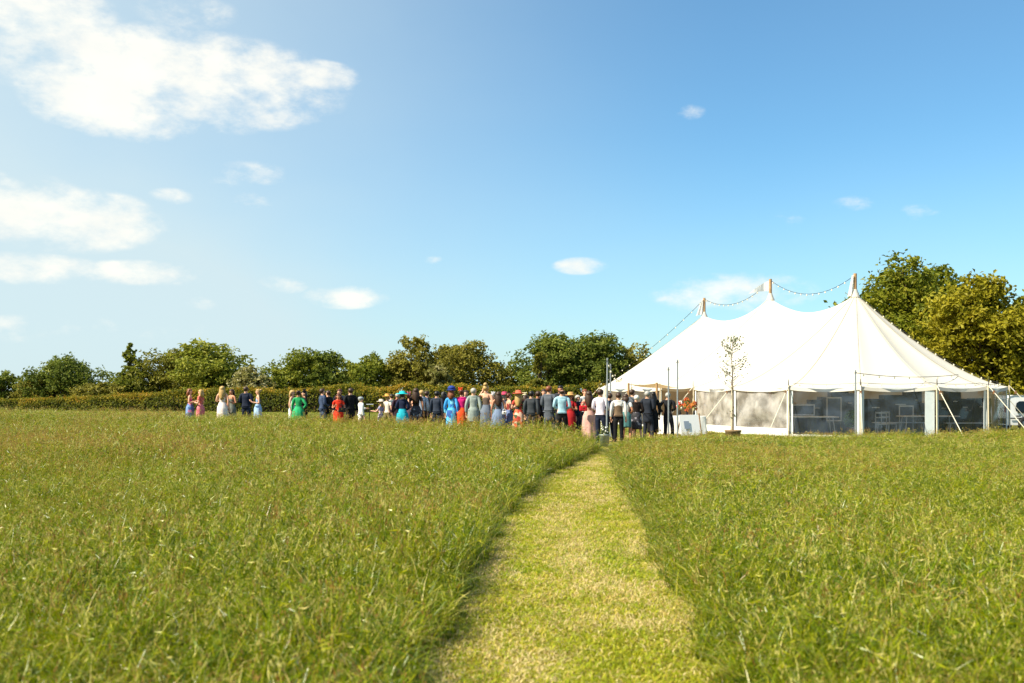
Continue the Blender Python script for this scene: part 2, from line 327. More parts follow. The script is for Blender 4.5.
def make_grass():
    r = random.Random(11)
    gm = grass_mat('meadow_grass', [(-.1, '#162c00'), (.14, '#3a5800'), (.42, '#7a8c00'), (.60, '#aba60a'), (.69, '#d8cc7c'), (.80, '#865a2c'), (1.1, '#b08a4e')], '#7f8402', .35, .34, .32, .28)
    protos = [tuft(i, 135, .19, .3, 1.3, .0075, .95, 1, 1.1, flakes=24) for i in range(5)] + [tuft(10+i, 120, .19, .3, 1.25, .0075, .9, 4+i, 1.12, flakes=20) for i in range(4)]
    pts = []
    def band(y0, y1, step, tallw, ws):
        Y = y0
        while Y < y1:
            half = .62*Y+4; X = -half
            while X < half:
                x = X+r.uniform(-.5, .5)*step; y = Y+r.uniform(-.5, .5)*step
                if is_tall(x, y):
                    h = tall_h(x, y)*r.uniform(.8, 1.2)
                    n = mnoise.noise(Vector((x*.13, y*.13, 9)))+.5*mnoise.noise(Vector((x*.7, y*.7, 2)))
                    far = min(1, max(0, (y-9)/14)); left = x < path_l(y)
                    sp = (.07+.45*far*(1 if left else .6)) * (1.7 if n > .22 else (.9 if n > -.05 else .15))
                    i = 5+r.randrange(4) if r.random() < sp else r.randrange(5)
                    pts.append(((x, y, -.01), (r.uniform(-.12, .12), r.uniform(-.12, .12), r.uniform(0, 6.283)), (ws, ws, h), i))
                X += step
            Y += step
    band(1.6, 14, .17, 0, 1.0); band(14, 26, .21, 0, 1.25); band(26, 48, .30, 0, 1.8); band(48, 74, .5, 0, 2.6)
    scatter('meadow_grass', pts, protos, gm)
    # mown sward: path and lawn
    sm = grass_mat('mown_grass', [(0, '#66800a'), (.3, '#94a412'), (.52, '#bcb824'), (.68, '#d2b862'), (.85, '#d6be80'), (1.1, '#e2cf9c')], '#b0a020', .3, .35, .5, .3, .8)
    def short(seed, n, dry):
        rr = random.Random(seed); me = tuft(seed, n, .19, .35, 1.1, .008, 1.6, hs=.06)
        for d in me.attributes['tint'].data:
            pass
        vals = [0]*len(me.vertices); me.attributes['tint'].data.foreach_get('value', vals)
        for k in range(0, len(vals), 10):
            tn = rr.uniform(.68, 1.0) if rr.random() < dry else rr.uniform(0, .6)
            for q in range(k, min(k+10, len(vals))): vals[q] = tn
        me.attributes['tint'].data.foreach_set('value', vals); return me
    protos = [short(40+i, 125, d) for i, d in enumerate((.04, .18, .4, .65))]
    pts = []
    Y = 1.6
    while Y < 34:
        st = .16 if Y < 14 else .24; X = path_l(Y)-.25
        while X < path_r(Y)+.25:
            x = X+r.uniform(-.5, .5)*st; y = Y+r.uniform(-.5, .5)*st
            if not is_tall(x, y):
                n = .5+.7*mnoise.noise(Vector((x*2.2, y*.4, 1)))+.75*mnoise.noise(Vector((x*3.3, y*3.3, 1)))
                i = max(0, min(3, int(n*4)))
                pts.append(((x, y, 0), (0, 0, r.uniform(0, 6.283)), (1, 1, r.uniform(.045, .09)), i))
            X += st
        Y += st
    scatter('mown_grass', pts, protos, sm)
    lm = grass_mat('lawn_grass', [(0, '#5d7412'), (.3, '#7c871c'), (.6, '#9c982c'), (.85, '#b4a660'), (1.1, '#c4b47c')], '#8a9434', .4, .3, .55)
    protos = [short(60+i, 60, d) for i, d in enumerate((.04, .1, .2))]
    pts = []
    Y = 29
    while Y < 84:
        st = .42 if Y < 45 else .6; X = -.56*Y-2
        while X < .30*Y:
            x = X+r.uniform(-.5, .5)*st; y = Y+r.uniform(-.5, .5)*st
            if not is_tall(x, y) and y > bnd(x)-.3 and not inside_tent(x, y): pts.append(((x, y, 0), (0, 0, r.uniform(0, 6.283)), (2.2, 2.2, r.uniform(.06, .13)), r.randrange(3)))
            X += st
        Y += st
    scatter('lawn_grass', pts, protos, lm)

# ---------------------------------------------------------------- tent geometry
K = [Vector((14.65, 42.5)), Vector((12.72, 49.0)), Vector((10.72, 55.5))]     # king poles, front to back
KZ = [pz(293.5, 42.5), pz(297, 49.0), pz(315, 55.5)]
RT = 5.85; AX = (K[2]-K[0]).normalized(); NR = Vector((AX.y, -AX.x))            # NR points to the tent's right
def inside_tent(x, y):
    p = Vector((x, y)); d = p-K[0]; t = max(0, min((K[2]-K[0]).length, d.dot(AX))); return (p-(K[0]+AX*t)).length < RT-.1
def make_tent():
    cv = canvas_mat()
    wood = mat('tent_pole_wood', '#b08a60', .6, .3, 8); wht = mat('white_webbing', '#e4e2da', .7, .06)
    rope = mat('guy_rope', '#d9d2bd', .8, .1); dark = mat('dark_iron', '#3a3430', .5, .2)
    t = empty('marquee', (K[1].x, K[1].y, 0), 0, 'large cream white pole tent with three peaks and clear side walls', 'marquee')
    inv = Vector((-K[1].x, -K[1].y, 0))
    class TB(MB):
        def build(s, name, m, parent=t, smooth=False):
            if parent is t or True:
                s.v = [(a-K[1].x, b-K[1].y, c) for a, b, c in s.v]
            return MB.build(s, name, m, parent, smooth)
    Lr = (K[2]-K[0]).length
    # perimeter pole stations (2D point, ridge anchor along axis)
    fa = [R(a) for a in (-90, -60, -34, -7, 18, 44, 70, 95)]; st = []   # angle 0 = nose, + = right
    for a in fa: st.append((K[0]+NR*(RT*math.sin(a))-AX*(RT*math.cos(a)), 0.0))
    nside = 4
    for i in range(1, nside): st.append((K[0]+AX*(Lr*i/nside)+NR*RT, Lr*i/nside))
    for i in range(7):
        a = math.pi/2-math.pi*i/6; st.append((K[2]+NR*(RT*math.sin(a))+AX*(RT*math.cos(a)), Lr))
    for i in range(nside-1, 0, -1): st.append((K[0]+AX*(Lr*i/nside)-NR*RT, Lr*i/nside))
    n = len(st)
    def ridge(s):
        h = Lr/2; k = 0 if s <= h else 1; u = (s-k*h)/h; u = min(1, max(0, u))
        return KZ[k]*(1-u)+KZ[k+1]*u-(.72 if k == 0 else .62)*math.sin(math.pi*u)**.85
    SUB = 8; per = []
    for i in range(n):
        (a, sa), (b, sb) = st[i], st[(i+1) % n]
        for k in range(SUB):
            u = k/SUB; p = a.lerp(b, u); s = sa+(sb-sa)*u; inw = .10*math.sin(math.pi*u)
            c = K[0]+AX*s; d = (c-p).normalized(); p = p+d*inw
            per.append((p, s, 1.93-.09*math.sin(math.pi*u)**.7, u))
    NT = 16; vs = []; m_ = len(per)
    def roof_pt(p, s, ez, u, tt):
        c = K[0]+AX*s; q = p.lerp(c, tt)
        rz = ridge(s); f = tt**(1.42-.30*s/Lr)
        z = ez+(rz-ez)*f
        z -= .10*math.sin(math.pi*u)*math.sin(math.pi*min(1, tt*1.0))**1.0*(1-tt)     # shallow dip between seams
        return Vector((q.x, q.y, z))
    for j in range(NT+1):
        for (p, s, ez, u) in per: vs.append(roof_pt(p, s, ez, u, (j/NT)*.985))
    fs = [(j*m_+i, j*m_+(i+1) % m_, (j+1)*m_+(i+1) % m_, (j+1)*m_+i) for j in range(NT) for i in range(m_)]
    b = TB(); b.add(vs, fs)
    # close the crown along the ridge (left to right side strips)
    top = NT*m_
    nf = (len(fa)-1)*SUB; nr = nside*SUB; nb = 6*SUB
    for k in range(nr):
        i0, i1 = nf+k, nf+k+1; j0, j1 = (m_-k) % m_, m_-k-1
        b.add([vs[top+i0], vs[top+i1], vs[top+j1], vs[top+j0]], [(0, 1, 2, 3)])
    b.add([vs[top+i] for i in range(0, nf+1)], [tuple(range(nf+1))])
    b.add([vs[top+nf+nr+i] for i in range(nb+1)], [tuple(range(nb+1))])
    roof = b.build('canvas_roof', cv, smooth=True)
    # valance strip hanging below the eave
    b = TB(); v2 = []
    for (p, s, ez, u) in per:
        c = K[0]+AX*s; d = (p-c).normalized(); v2 += [(p.x, p.y, ez), (p.x+d.x*.03, p.y+d.y*.03, ez-.13)]
    b.add(v2, [(2*i, 2*((i+1) % m_), 2*((i+1) % m_)+1, 2*i+1) for i in range(m_)]); b.build('valance', cv)
    # reinforced seams from peaks to the poles
    b = TB()
    for i in range(n):
        p, s = st[i]; ez = 1.93; c = K[0]+AX*s
        tdir = Vector((-(c-p).y, (c-p).x)).normalized()*.035
        q = [roof_pt(p, s, ez, 0, .985*j/24) for j in range(25)]
        vv = []
        for w in q: vv += [(w.x-tdir.x, w.y-tdir.y, w.z+.008), (w.x+tdir.x, w.y+tdir.y, w.z+.008)]
        b.add(vv, [(2*j, 2*j+1, 2*j+3, 2*j+2) for j in range(24)])
    sm = b.build('seam', mat('canvas_seam', '#bdb5a4', .8, .08), roof)
    # king poles
    for i in range(3):
        topz = [pz(273.5, 42.5), pz(279, 49.0), pz(298, 55.5)][i]
        b = TB(); b.tube([(K[i].x, K[i].y, 0), (K[i].x, K[i].y, topz)], [.085, .07], 10)
        kp = b.build('king_pole', wood)
        b = TB(); zt = topz-.08
        if i == 1:    # pennant streaming to the left
            A = [Vector((K[i].x-.05, K[i].y, zt)), Vector((K[i].x-.05, K[i].y, zt-.52))]
            rows = 8; vv = []
            for k in range(rows+1):
                u = k/rows; hh = .52*(1-u)**.8; yy = .10*math.sin(u*7)
                top_ = zt-.35*u-.28*u*u
                vv += [(K[i].x-.05-1.0*u, K[i].y+yy, top_), (K[i].x-.05-1.0*u, K[i].y+yy*.7, top_-hh)]
            b.add(vv, [(2*k, 2*k+1, 2*k+3, 2*k+2) for k in range(rows)])
        else:         # limp pennant hanging by its pole
            rows = 8; vv = []; w = .34 if i == 2 else .2
            for k in range(rows+1):
                u = k/rows; wd = .06+w*u
                for q in range(5):
                    a = q/4; vv.append((K[i].x-.08-wd*a, K[i].y-.05+.06*math.sin(q*2.2+i), zt-.82*u-.1*a*u))
            b.add(vv, [(r_*5+q, r_*5+q+1, (r_+1)*5+q+1, (r_+1)*5+q) for r_ in range(rows) for q in range(4)])
        b.build('pennant', mat('pennant_cloth', '#f4f3ef', .8, .03, trans=.5), kp)
    # canvas collars round the king poles
    for i in range(3):
        b = TB(); b.lathe([(.21, -.14), (.15, .0), (.10, .14), (.088, .2)], 14, (K[i].x, K[i].y, KZ[i]-.02)); b.build('peak_collar', cv, smooth=True)
    # side poles, pins, walls
    clear = clear_mat(milk_sheen=.08); hazy = clear_mat('hazy_clear_vinyl', .42); skirt = mat('wall_skirt_canvas', '#e8e6df', .8, .05)
    border = mat('wall_border_canvas', '#d3dadb', .7, .06)
    for i in range(n):
        p, s = st[i]; c = K[0]+AX*s; d = (p-c).normalized()
        o_ = p+d*.06
        b = TB(); b.tube([(o_.x, o_.y, 0), (o_.x-d.x*.02, o_.y-d.y*.02, 1.98)], .03, 8)
        sp = b.build('side_pole', mat('pale_pole', '#d2c4a8', .6, .12, 8))
        b = TB(); b.tube([(o_.x, o_.y, 1.98), (o_.x, o_.y, 2.2)], [.02, .012], 6); b.build('pole_pin', dark, sp)
    left_first = n-(nside-1)           # stations on the left side
    # wall panels: i -> i+1 ; the left side bays next to the nose stay open as the entrance
    nfr = len(fa)
    for i in range(n):
        (a, sa), (b2, sb) = st[i], st[(i+1) % n]
        if i == n-2: continue                                   # entrance bays on the left side
        ca = K[0]+AX*sa; cb = K[0]+AX*sb
        A = a+(ca-a).normalized()*.07; B = b2+(cb-b2).normalized()*.07
        nrm = Vector((-(B-A).y, (B-A).x)).normalized()
        nx, nzz = 20, 10; vv = []
        folds = 1.0 if i in (0, n-1) else .35
        zb = .03
        for jz in range(nzz+1):
            for jx in range(nx+1):
                u = jx/nx; w = jz/nzz; q = A.lerp(B, u)
                dd = folds*(.05*math.sin(u*19+2*w)*(.4+.6*(1-w))*math.sin(math.pi*u)+.05*mnoise.noise(Vector((u*5, w*4, i*3.1))))
                if i == 0: dd += .12*math.sin(8*(w+1.2*(u-.5)**2*2))*math.sin(math.pi*u)*(1-.5*w)
                q = q+nrm*dd; vv.append((q.x, q.y, zb+w*(1.86-zb)))
        b = TB(); b.add(vv, [(jz*(nx+1)+jx, jz*(nx+1)+jx+1, (jz+1)*(nx+1)+jx+1, (jz+1)*(nx+1)+jx) for jz in range(nzz) for jx in range(nx)])
        solid = 6 <= i < n-4
        wp = b.build('wall_panel', cv if solid else (hazy if i in (0, n-1) else clear), smooth=True)
        ez_ = .30 if i in (0, n-1) else .09
        b = TB(); o1 = -nrm*.11 if (nrm.dot(ca-a) > 0) else nrm*.11
        mid = [(A+o1), (B+o1)]
        b.box(((mid[0].x+mid[1].x)/2, (mid[0].y+mid[1].y)/2, ez_/2+.005), ((B-A).length-.02, .02, ez_), math.atan2((B-A).y, (B-A).x)); b.build('skirt', skirt, wp)
        for end, wd in ((A, .09), (B, .09)):
            if i == 2 and end is B: wd = .34
            e2 = end+(B-A).normalized()*(wd/2+.03)*(1 if end is A else -1)+o1*.35
            b = TB(); b.box((e2.x, e2.y, .92), (wd, .02, 1.78), math.atan2((B-A).y, (B-A).x)); b.build('border_strip', border, wp)
    # entrance flap raised on two wooden props
    e0, e1 = st[n-2][0], st[n-1][0]
    outd = -NR
    A = e0.lerp(e1, .02); B = e0.lerp(e1, .98)
    fl = []; nx = 12; no = 5
    for jo in range(no+1):
        for jx in range(nx+1):
            u = jx/nx; w = jo/no; q = A.lerp(B, u)+outd*(1.9*w)+AX*(-.25*w)
            z = 1.95+.14*w-.10*math.sin(math.pi*w)-.06*math.sin(math.pi*u)*w
            fl.append((q.x, q.y, z))
    b = TB(); b.add(fl, [(jo*(nx+1)+jx, jo*(nx+1)+jx+1, (jo+1)*(nx+1)+jx+1, (jo+1)*(nx+1)+jx) for jo in range(no) for jx in range(nx)])
    b.build('entrance_flap', cv, smooth=True)
    for u in (.03, .97):
        q = A.lerp(B, u)+outd*1.85-AX*.24
        b = TB(); b.tube([(q.x, q.y, 0), (q.x, q.y, 2.12)], .05, 8); b.build('prop_pole', wood)
    # guy ropes and pegs
    for i in range(n):
        p, s = st[i]; c = K[0]+AX*s; d = (p-c).normalized(); side = Vector((-d.y, d.x))
        q = p+d*1.75
        if i in (n-2,): continue
        pp = p+d*.07
        b = TB(); b.tube([(pp.x, pp.y, 1.93), (q.x, q.y, .02)], .016, 6); g = b.build('guy_rope', rope)
        b = TB(); b.tube([(q.x, q.y, -.05), (q.x+d.x*.05, q.y+d.y*.05, .16)], .014, 6); b.build('peg', dark, g)
        m2 = pp.lerp(q, .12); b = TB(); b.box((m2.x, m2.y, 1.93-.12*1.91), (.06, .06, .12)); b.build('tensioner', mat('tan_tensioner', '#8f6546', .6, .1), g)
    return t, st, n, roof_pt, per
def canvas_mat():
    M = bpy.data.materials.new('cream_canvas'); M.use_nodes = True; nt = M.node_tree; N = nt.nodes; L = nt.links; p = N['Principled BSDF']
    g = N.new('ShaderNodeNewGeometry'); nz = N.new('ShaderNodeTexNoise'); nz.inputs['Scale'].default_value = .8; nz.inputs['Detail'].default_value = 6; L.new(g.outputs['Position'], nz.inputs[0])
    rp = N.new('ShaderNodeValToRGB'); rp.color_ramp.elements[0].color = (.60, .575, .505, 1); rp.color_ramp.elements[1].color = (.66, .635, .57, 1); L.new(nz.outputs[0], rp.inputs[0])
    L.new(rp.outputs[0], p.inputs['Base Color']); p.inputs['Roughness'].default_value = .8; p.inputs['Specular IOR Level'].default_value = .2
    b_ = N.new('ShaderNodeBump'); b_.inputs['Strength'].default_value = .12; b_.inputs['Distance'].default_value = .08; L.new(nz.outputs[0], b_.inputs['Height']); L.new(b_.outputs[0], p.inputs['Normal'])
    t = N.new('ShaderNodeBsdfTranslucent'); t.inputs[0].default_value = (.86, .56, .32, 1); ms = N.new('ShaderNodeMixShader'); ms.inputs[0].default_value = .22
    L.new(p.outputs[0], ms.inputs[1]); L.new(t.outputs[0], ms.inputs[2]); L.new(ms.outputs[0], N['Material Output'].inputs[0])
    return M
def clear_mat(name='clear_vinyl', milk_sheen=.10):
    M = bpy.data.materials.new(name); M.use_nodes = True; nt = M.node_tree; N = nt.nodes; L = nt.links; N.remove(N['Principled BSDF'])
    tr = N.new('ShaderNodeBsdfTransparent'); tr.inputs[0].default_value = (.78, .86, .93, 1)  # bluish tint imitates sky reflected in the vinyl
    gl = N.new('ShaderNodeBsdfGlossy'); gl.inputs['Roughness'].default_value = .06
    df = N.new('ShaderNodeBsdfDiffuse'); df.inputs[0].default_value = (.66, .62, .57, 1) if milk_sheen > .2 else (.32, .42, .56, 1)  # clear panels: blue diffuse stands in for reflected sky
    lw = N.new('ShaderNodeLayerWeight'); lw.inputs[0].default_value = .35
    nz = N.new('ShaderNodeTexNoise'); nz.inputs['Scale'].default_value = 2.4; nz.inputs['Detail'].default_value = 4; g = N.new('ShaderNodeNewGeometry'); L.new(g.outputs['Position'], nz.inputs[0])
    mr = N.new('ShaderNodeMapRange'); mr.inputs[1].default_value = .35; mr.inputs[2].default_value = .7; mr.inputs[3].default_value = milk_sheen*.5; mr.inputs[4].default_value = milk_sheen*1.5; L.new(nz.outputs[0], mr.inputs[0])
    m1 = N.new('ShaderNodeMixShader'); L.new(mr.outputs[0], m1.inputs[0]); L.new(tr.outputs[0], m1.inputs[1]); L.new(df.outputs[0], m1.inputs[2])
    mm = N.new('ShaderNodeMath'); mm.operation = 'MULTIPLY_ADD'; L.new(lw.outputs['Fresnel'], mm.inputs[0]); mm.inputs[1].default_value = .8; mm.inputs[2].default_value = .02
    m2 = N.new('ShaderNodeMixShader'); L.new(mm.outputs[0], m2.inputs[0]); L.new(m1.outputs[0], m2.inputs[1]); L.new(gl.outputs[0], m2.inputs[2])
    L.new(m2.outputs[0], N['Material Output'].inputs[0]); return M
TENT, ST, NST, ROOF_PT, PER = make_tent()
def make_floor():
    b = MB(); pts = []
    for i in range(24):
        a = -math.pi/2+math.pi*i/23; p = K[0]+NR*((RT-.12)*math.sin(a))-AX*((RT-.12)*math.cos(a)); pts.append((p.x, p.y, .008))
    for i in range(24):
        a = math.pi/2-math.pi*i/23; p = K[2]+NR*((RT-.12)*math.sin(a))+AX*((RT-.12)*math.cos(a)); pts.append((p.x, p.y, .008))
    b.add(pts, [tuple(range(len(pts)))])
    tagp(b.build('tent_floor', ground_mat('coir_matting', '#8b7650', '#7b6a48', '#6a5a3c')), kind='structure')
    b = MB(); b.add([(2.9, 30.0, .012), (4.3, 30.4, .012), (6.2, 38.5, .012), (9.0, 44.2, .012), (7.2, 45.6, .012), (3.4, 37, .012)], [(0, 1, 2, 3, 4, 5)])
    tagp(b.build('entrance_matting', ground_mat('straw_matting', '#c7a982', '#b99a70', '#a4855c')), kind='structure')
make_floor()
make_grass()

# ---------------------------------------------------------------- trees, hedge
def leaf_mat(name, stops, trans=.42):
    return grass_mat(name, stops, stops[1][1], 0.0, trans, .55, .2, .3)
def leaf(v, f, tint, p, nrm, s, tn, r):
    a = nrm.orthogonal().normalized(); q = r.uniform(0, 6.283); u = (a*math.cos(q)+nrm.cross(a)*math.sin(q)); w = nrm.cross(u)
    o = len(v); l = s*r.uniform(.7, 1.3); k = l*r.uniform(.4, .65); b = nrm*(l*.18)
    v.extend([tuple(p-u*l*.5-b), tuple(p+w*k*.5), tuple(p+u*l*.5-b), tuple(p-w*k*.5)]); tint.extend([tn]*4); f.append((o, o+1, o+2, o+3))
def foliage_mesh(name, v, f, tint):
    me = bpy.data.meshes.new(name); me.from_pydata(v, [], f); at = me.attributes.new('tint', 'FLOAT', 'POINT'); at.data.foreach_set('value', tint); me.update(); return me
BARK = mat('bark', '#5b4a38', .9, .4, 5)
def tree(name, label, X, Y, H, Wd, lm, n=3200, leafs=.34, base=.25, seed=0, lobes=14, conic=0, cat='tree', group=None, dens=1, lean=0, depth=.8, trunk=.18):
    r = random.Random(seed); t = empty(name, (X, Y, 0), 0, label, cat, group)
    bz = H*base; L_ = []
    if conic: lobes = 40
    for i in range(lobes):
        zz = r.uniform(0, 1) if not conic else (i/(lobes-1))**1.1*.97; w = math.sin(math.pi*min(1, .18+zz*.80))**.7 if not conic else (1-zz)**.75+.02
        a = r.uniform(0, 6.283); rad = Wd/2*w*math.sqrt(r.uniform(.05, .62))
        lr = (Wd*.17 if not conic else Wd*.19*(1.2-zz))*r.uniform(.65, 1.25)
        c = Vector((rad*math.cos(a)+lean*zz, rad*math.sin(a)*depth, bz+lr*.5+(H-bz-lr*1.45)*zz))
        L_.append((c, lr))
    b = MB(); zc = H*.55
    b.tube([(0, 0, -.1), (.03*H*.2, 0, bz*.7), (lean*.3, .05, zc), (lean*.7, 0, H*.85)], [trunk, trunk*.8, trunk*.5, trunk*.12], 8)
    for c, lr in L_:
        z0 = min(zc, max(bz*.6, c.z*.55)); st_ = Vector((lean*.2, 0, z0)); md = st_.lerp(c, .55)+Vector((0, 0, .12*H*r.uniform(0, 1)*.5))
        b.tube([st_, md, c], [trunk*.38, trunk*.22, trunk*.07], 5, cap=False)
    b.build('trunk', BARK, t)
    v = []; f = []; tint = []; tot = sum(l[1]**2 for l in L_)
    for c, lr in L_:
        k = int(n*lr*lr/tot); lt = r.uniform(-.16, .16)
        # twig clusters within the lobe
        ncl = max(6, k//14)
        for _ in range(ncl):
            d = Vector((r.gauss(0, 1), r.gauss(0, 1), r.gauss(0, 1)+.15)).normalized()
            q = r.uniform(.45, 1.0)**.5*(1+.28*mnoise.noise(c+d*1.7)+ (r.uniform(0, .35) if r.random() < .15 else 0))
            cp = c+Vector((d.x*lr*q, d.y*lr*q, d.z*lr*q*.85)); ct = lt+r.uniform(-.14, .14)
            for __ in range(14):
                e = Vector((r.gauss(0, 1), r.gauss(0, 1), r.gauss(0, .8)))*lr*.16
                nn = (d*.7+Vector((r.uniform(-1, 1), r.uniform(-1, 1), r.uniform(-.6, 1.1)))).normalized()
                p = cp+e
                if p.z < .15: continue
                leaf(v, f, tint, p, nn, leafs, min(1, max(0, .45+ct+r.uniform(-.22, .22))), r)
    mz = sorted(p[2] for p in v)[int(len(v)*.9992)]; xs_ = sorted(p[0] for p in v); k = int(len(v)*.006); hw = (xs_[-k-1]-xs_[k])/2; cx = (xs_[-k-1]+xs_[k])/2
    kx = Wd/2/hw; kz = H/mz
    v = [((p[0]-cx*.8)*kx, p[1]*kx, p[2]*kz) for p in v]
    link('crown', foliage_mesh('crown', v, f, tint), lm, t); return t
G_DARK = leaf_mat('dark_green_leaves', [(0, '#3d4c1c'), (.4, '#616e28'), (.7, '#7e8634'), (1.1, '#a0a04a')])
G_MID = leaf_mat('mid_green_leaves', [(0, '#4a561a'), (.4, '#757e28'), (.7, '#949634'), (1.1, '#b0aa46')])
G_YEL = leaf_mat('yellow_green_leaves', [(0, '#465019'), (.4, '#75752a'), (.7, '#918a34'), (1.1, '#ada048')])
G_OLV = leaf_mat('olive_brown_leaves', [(0, '#504f1e'), (.4, '#78742c'), (.7, '#928a34'), (1.1, '#aca04a')])
G_GOLD = leaf_mat('golden_leaves', [(0, '#535412'), (.4, '#86801a'), (.7, '#a59a26'), (1.1, '#bcae3e')])
G_BIG = leaf_mat('broad_green_leaves', [(0, '#3f4c10'), (.4, '#697219'), (.7, '#8a8a24'), (1.1, '#a69e38')])
G_PALE = leaf_mat('blossom_leaves', [(0, '#5a5f2c'), (.45, '#7f7d3e'), (.72, '#a8a064'), (1.1, '#d8d0aa')])
TG = 'trees behind the hedge'
trees = [  # px, width px, top y, Y, mat, seed, base, conic, label
 (4, 40, 371, 100, G_DARK, 1, .15, 0, 'small dark tree at far left edge behind the low hedge'),
 (64, 76, 355, 98, G_DARK, 2, .08, 0, 'rounded dark green bushy tree standing alone left of the pointed tree'),
 (40, 46, 374, 99, G_OLV, 22, .08, 0, 'low dark shrub leaning on the left of the rounded dark tree'),
 (131, 46, 343, 96, G_MID, 3, .08, 1, 'pointed fir shaped tree rising above the hedge'),
 (100, 50, 382, 94, G_OLV, 33, .05, 0, 'low reddish brown shrub between the rounded tree and the pointed tree'),
 (172, 74, 348, 97, G_YEL, 4, .08, 0, 'wide yellow green tree just right of the pointed fir'),
 (214, 76, 341, 96, G_MID, 5, .08, 0, 'tall dark topped tree behind the group with the navy suit'),
 (250, 40, 366, 92, G_PALE, 6, .1, 0, 'pale blossoming hawthorn between two dark tree clumps'),
 (294, 62, 348, 96, G_MID, 7, .08, 0, 'broad green tree behind the woman in the green dress'),
 (328, 58, 351, 97, G_DARK, 8, .08, 0, 'dark green tree in the middle of the second clump'),
 (366, 54, 353, 96, G_MID, 9, .08, 0, 'rounded tree ending the clump before the bright gap'),
 (412, 54, 336, 96, G_OLV, 10, .1, 0, 'tall ragged olive tree just right of the bright gap'),
 (440, 50, 345, 98, G_OLV, 11, .08, 0, 'brownish tree between the ragged olive tree and the domed tree'),
 (472, 68, 341, 96, G_OLV, 12, .08, 0, 'dome shaped olive brown tree above the pink jacket guest'),
 (436, 30, 364, 91, G_PALE, 13, .1, 0, 'small pale flowering shrub at the foot of the olive trees'),
 (512, 40, 366, 98, G_DARK, 14, .06, 0, 'low dark shrub filling the dip between two tall trees'),
 (548, 66, 333, 96, G_DARK, 15, .08, 0, 'tall blue green tree behind the grey suited man'),
 (541, 24, 352, 90, G_YEL, 16, .1, 0, 'slim pale yellow sapling in front of the tall dark trees'),
 (592, 74, 333, 97, G_DARK, 17, .08, 0, 'widest dark green tree left of the tent roof'),
 (640, 56, 344, 98, G_OLV, 18, .08, 0, 'olive tree half hidden by the left slope of the tent'),
 (672, 60, 352, 99, G_OLV, 19, .08, 0, 'olive tree mostly behind the tent roof'),
]
for (cx, w, ty, Y, lm, sd, bs, con, lab) in trees:
    H = pz(ty, Y); Wd = w*Y/F*1.08
    big = H*Wd
    tree('pine_tree' if con else ('shrub' if H < 4.3 else 'broadleaf_tree'), lab, px(cx, Y), Y, H, Wd, lm, n=int(1400+big*190), leafs=.29, base=bs, seed=sd, lobes=int(14+big*.45), conic=con, cat='shrub' if H < 4.3 else 'tree', group=TG, depth=.75, trunk=.16)
BG = 'tall trees behind the tent'
for (cx, w, ty, Y, lm, sd, n, lab) in [(900, 118, 254, 66, G_BIG, 31, 19000, 'tall dark green tree rising directly behind the right tent peak'),
        (984, 112, 275, 60, G_GOLD, 32, 19000, 'golden leaved tree at right, nearer than the tall green one'),
        (1058, 110, 272, 70, G_BIG, 34, 9000, 'green tree cut off by the right edge, behind the golden tree'),
        (862, 60, 318, 72, G_DARK, 35, 5500, 'dark lower tree hidden behind the right tent slope'),
        (944, 96, 266, 72, G_BIG, 36, 13000, 'green tree filling the gap between the tall green and golden trees')]:
    H = pz(ty, Y); Wd = w*Y/F*1.05
    tree('broadleaf_tree', lab, px(cx, Y), Y, H, Wd, lm, n=n, leafs=.30, base=.06, seed=sd, lobes=60, group=BG, depth=.8, trunk=.3)
def hedge(name, label, P, lm, leafs=.2, per_m=520, thick=2.2, seed=1, group=None):
    r = random.Random(seed); t = empty(name, (P[0][0], P[0][1], 0), 0, label, 'hedge', group); ox, oy = P[0][0], P[0][1]
    v = []; f = []; tint = []; core = MB(); prev = None
    for (x0, y0, h0), (x1, y1, h1) in zip(P, P[1:]):
        d = Vector((x1-x0, y1-y0)); L_ = d.length; d.normalize(); nr = Vector((-d.y, d.x)); k = int(L_*per_m)
        for _ in range(k):
            u = r.random(); h = (h0+(h1-h0)*u); q = Vector((x0, y0)).lerp(Vector((x1, y1)), u)
            h *= 1+.20*mnoise.noise(Vector((q.x*.3, q.y*.3, 0)))+.10*mnoise.noise(Vector((q.x*1.3, q.y*1.3, 4)))
            if r.random() < .42:   # top
                s = r.uniform(-1, 1); z = h*(1-.10*s*s)+r.uniform(-.16, .05)+(r.uniform(0, .25) if r.random() < .1 else 0); off = s*thick/2; nn = Vector((0, 0, 1)); topf = True
            else:
                z = h*(r.random()**.8); sg = -1 if r.random() < .75 else 1
                bul = 1+.25*mnoise.noise(Vector((q.x*.8, q.y*.8, z*1.2))); off = sg*thick/2*bul*(1-.25*(z/h)**4)+r.uniform(-.15, .15); nn = Vector((nr.x*sg, nr.y*sg, .3)); topf = z > h*.6
            nn = (nn.normalized()+Vector((r.uniform(-1, 1), r.uniform(-1, 1), r.uniform(-.7, 1)))*.9).normalized()
            tn = r.uniform(.0, .42)+.62*r.random()*min(1, max(0, z/h))**2.2+.4*mnoise.noise(Vector((q.x*.5, q.y*.5, z)))  # yellow-orange towards the top: new growth plus painted sunlight
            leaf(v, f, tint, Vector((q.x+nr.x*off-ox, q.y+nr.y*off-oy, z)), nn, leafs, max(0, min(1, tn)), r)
        c = ((x0+x1)/2-ox, (y0+y1)/2-oy, min(h0, h1)*.38)
        core.box(c, (L_+.1, thick*.55, min(h0, h1)*.76), math.atan2(d.y, d.x))  # dark inner box added to block light through the leaves
    link('foliage', foliage_mesh('foliage', v, f, tint), lm, t); core.build('dark_core', mat('hedge_dark_core', '#2c2718', .95, .4, 9), t)
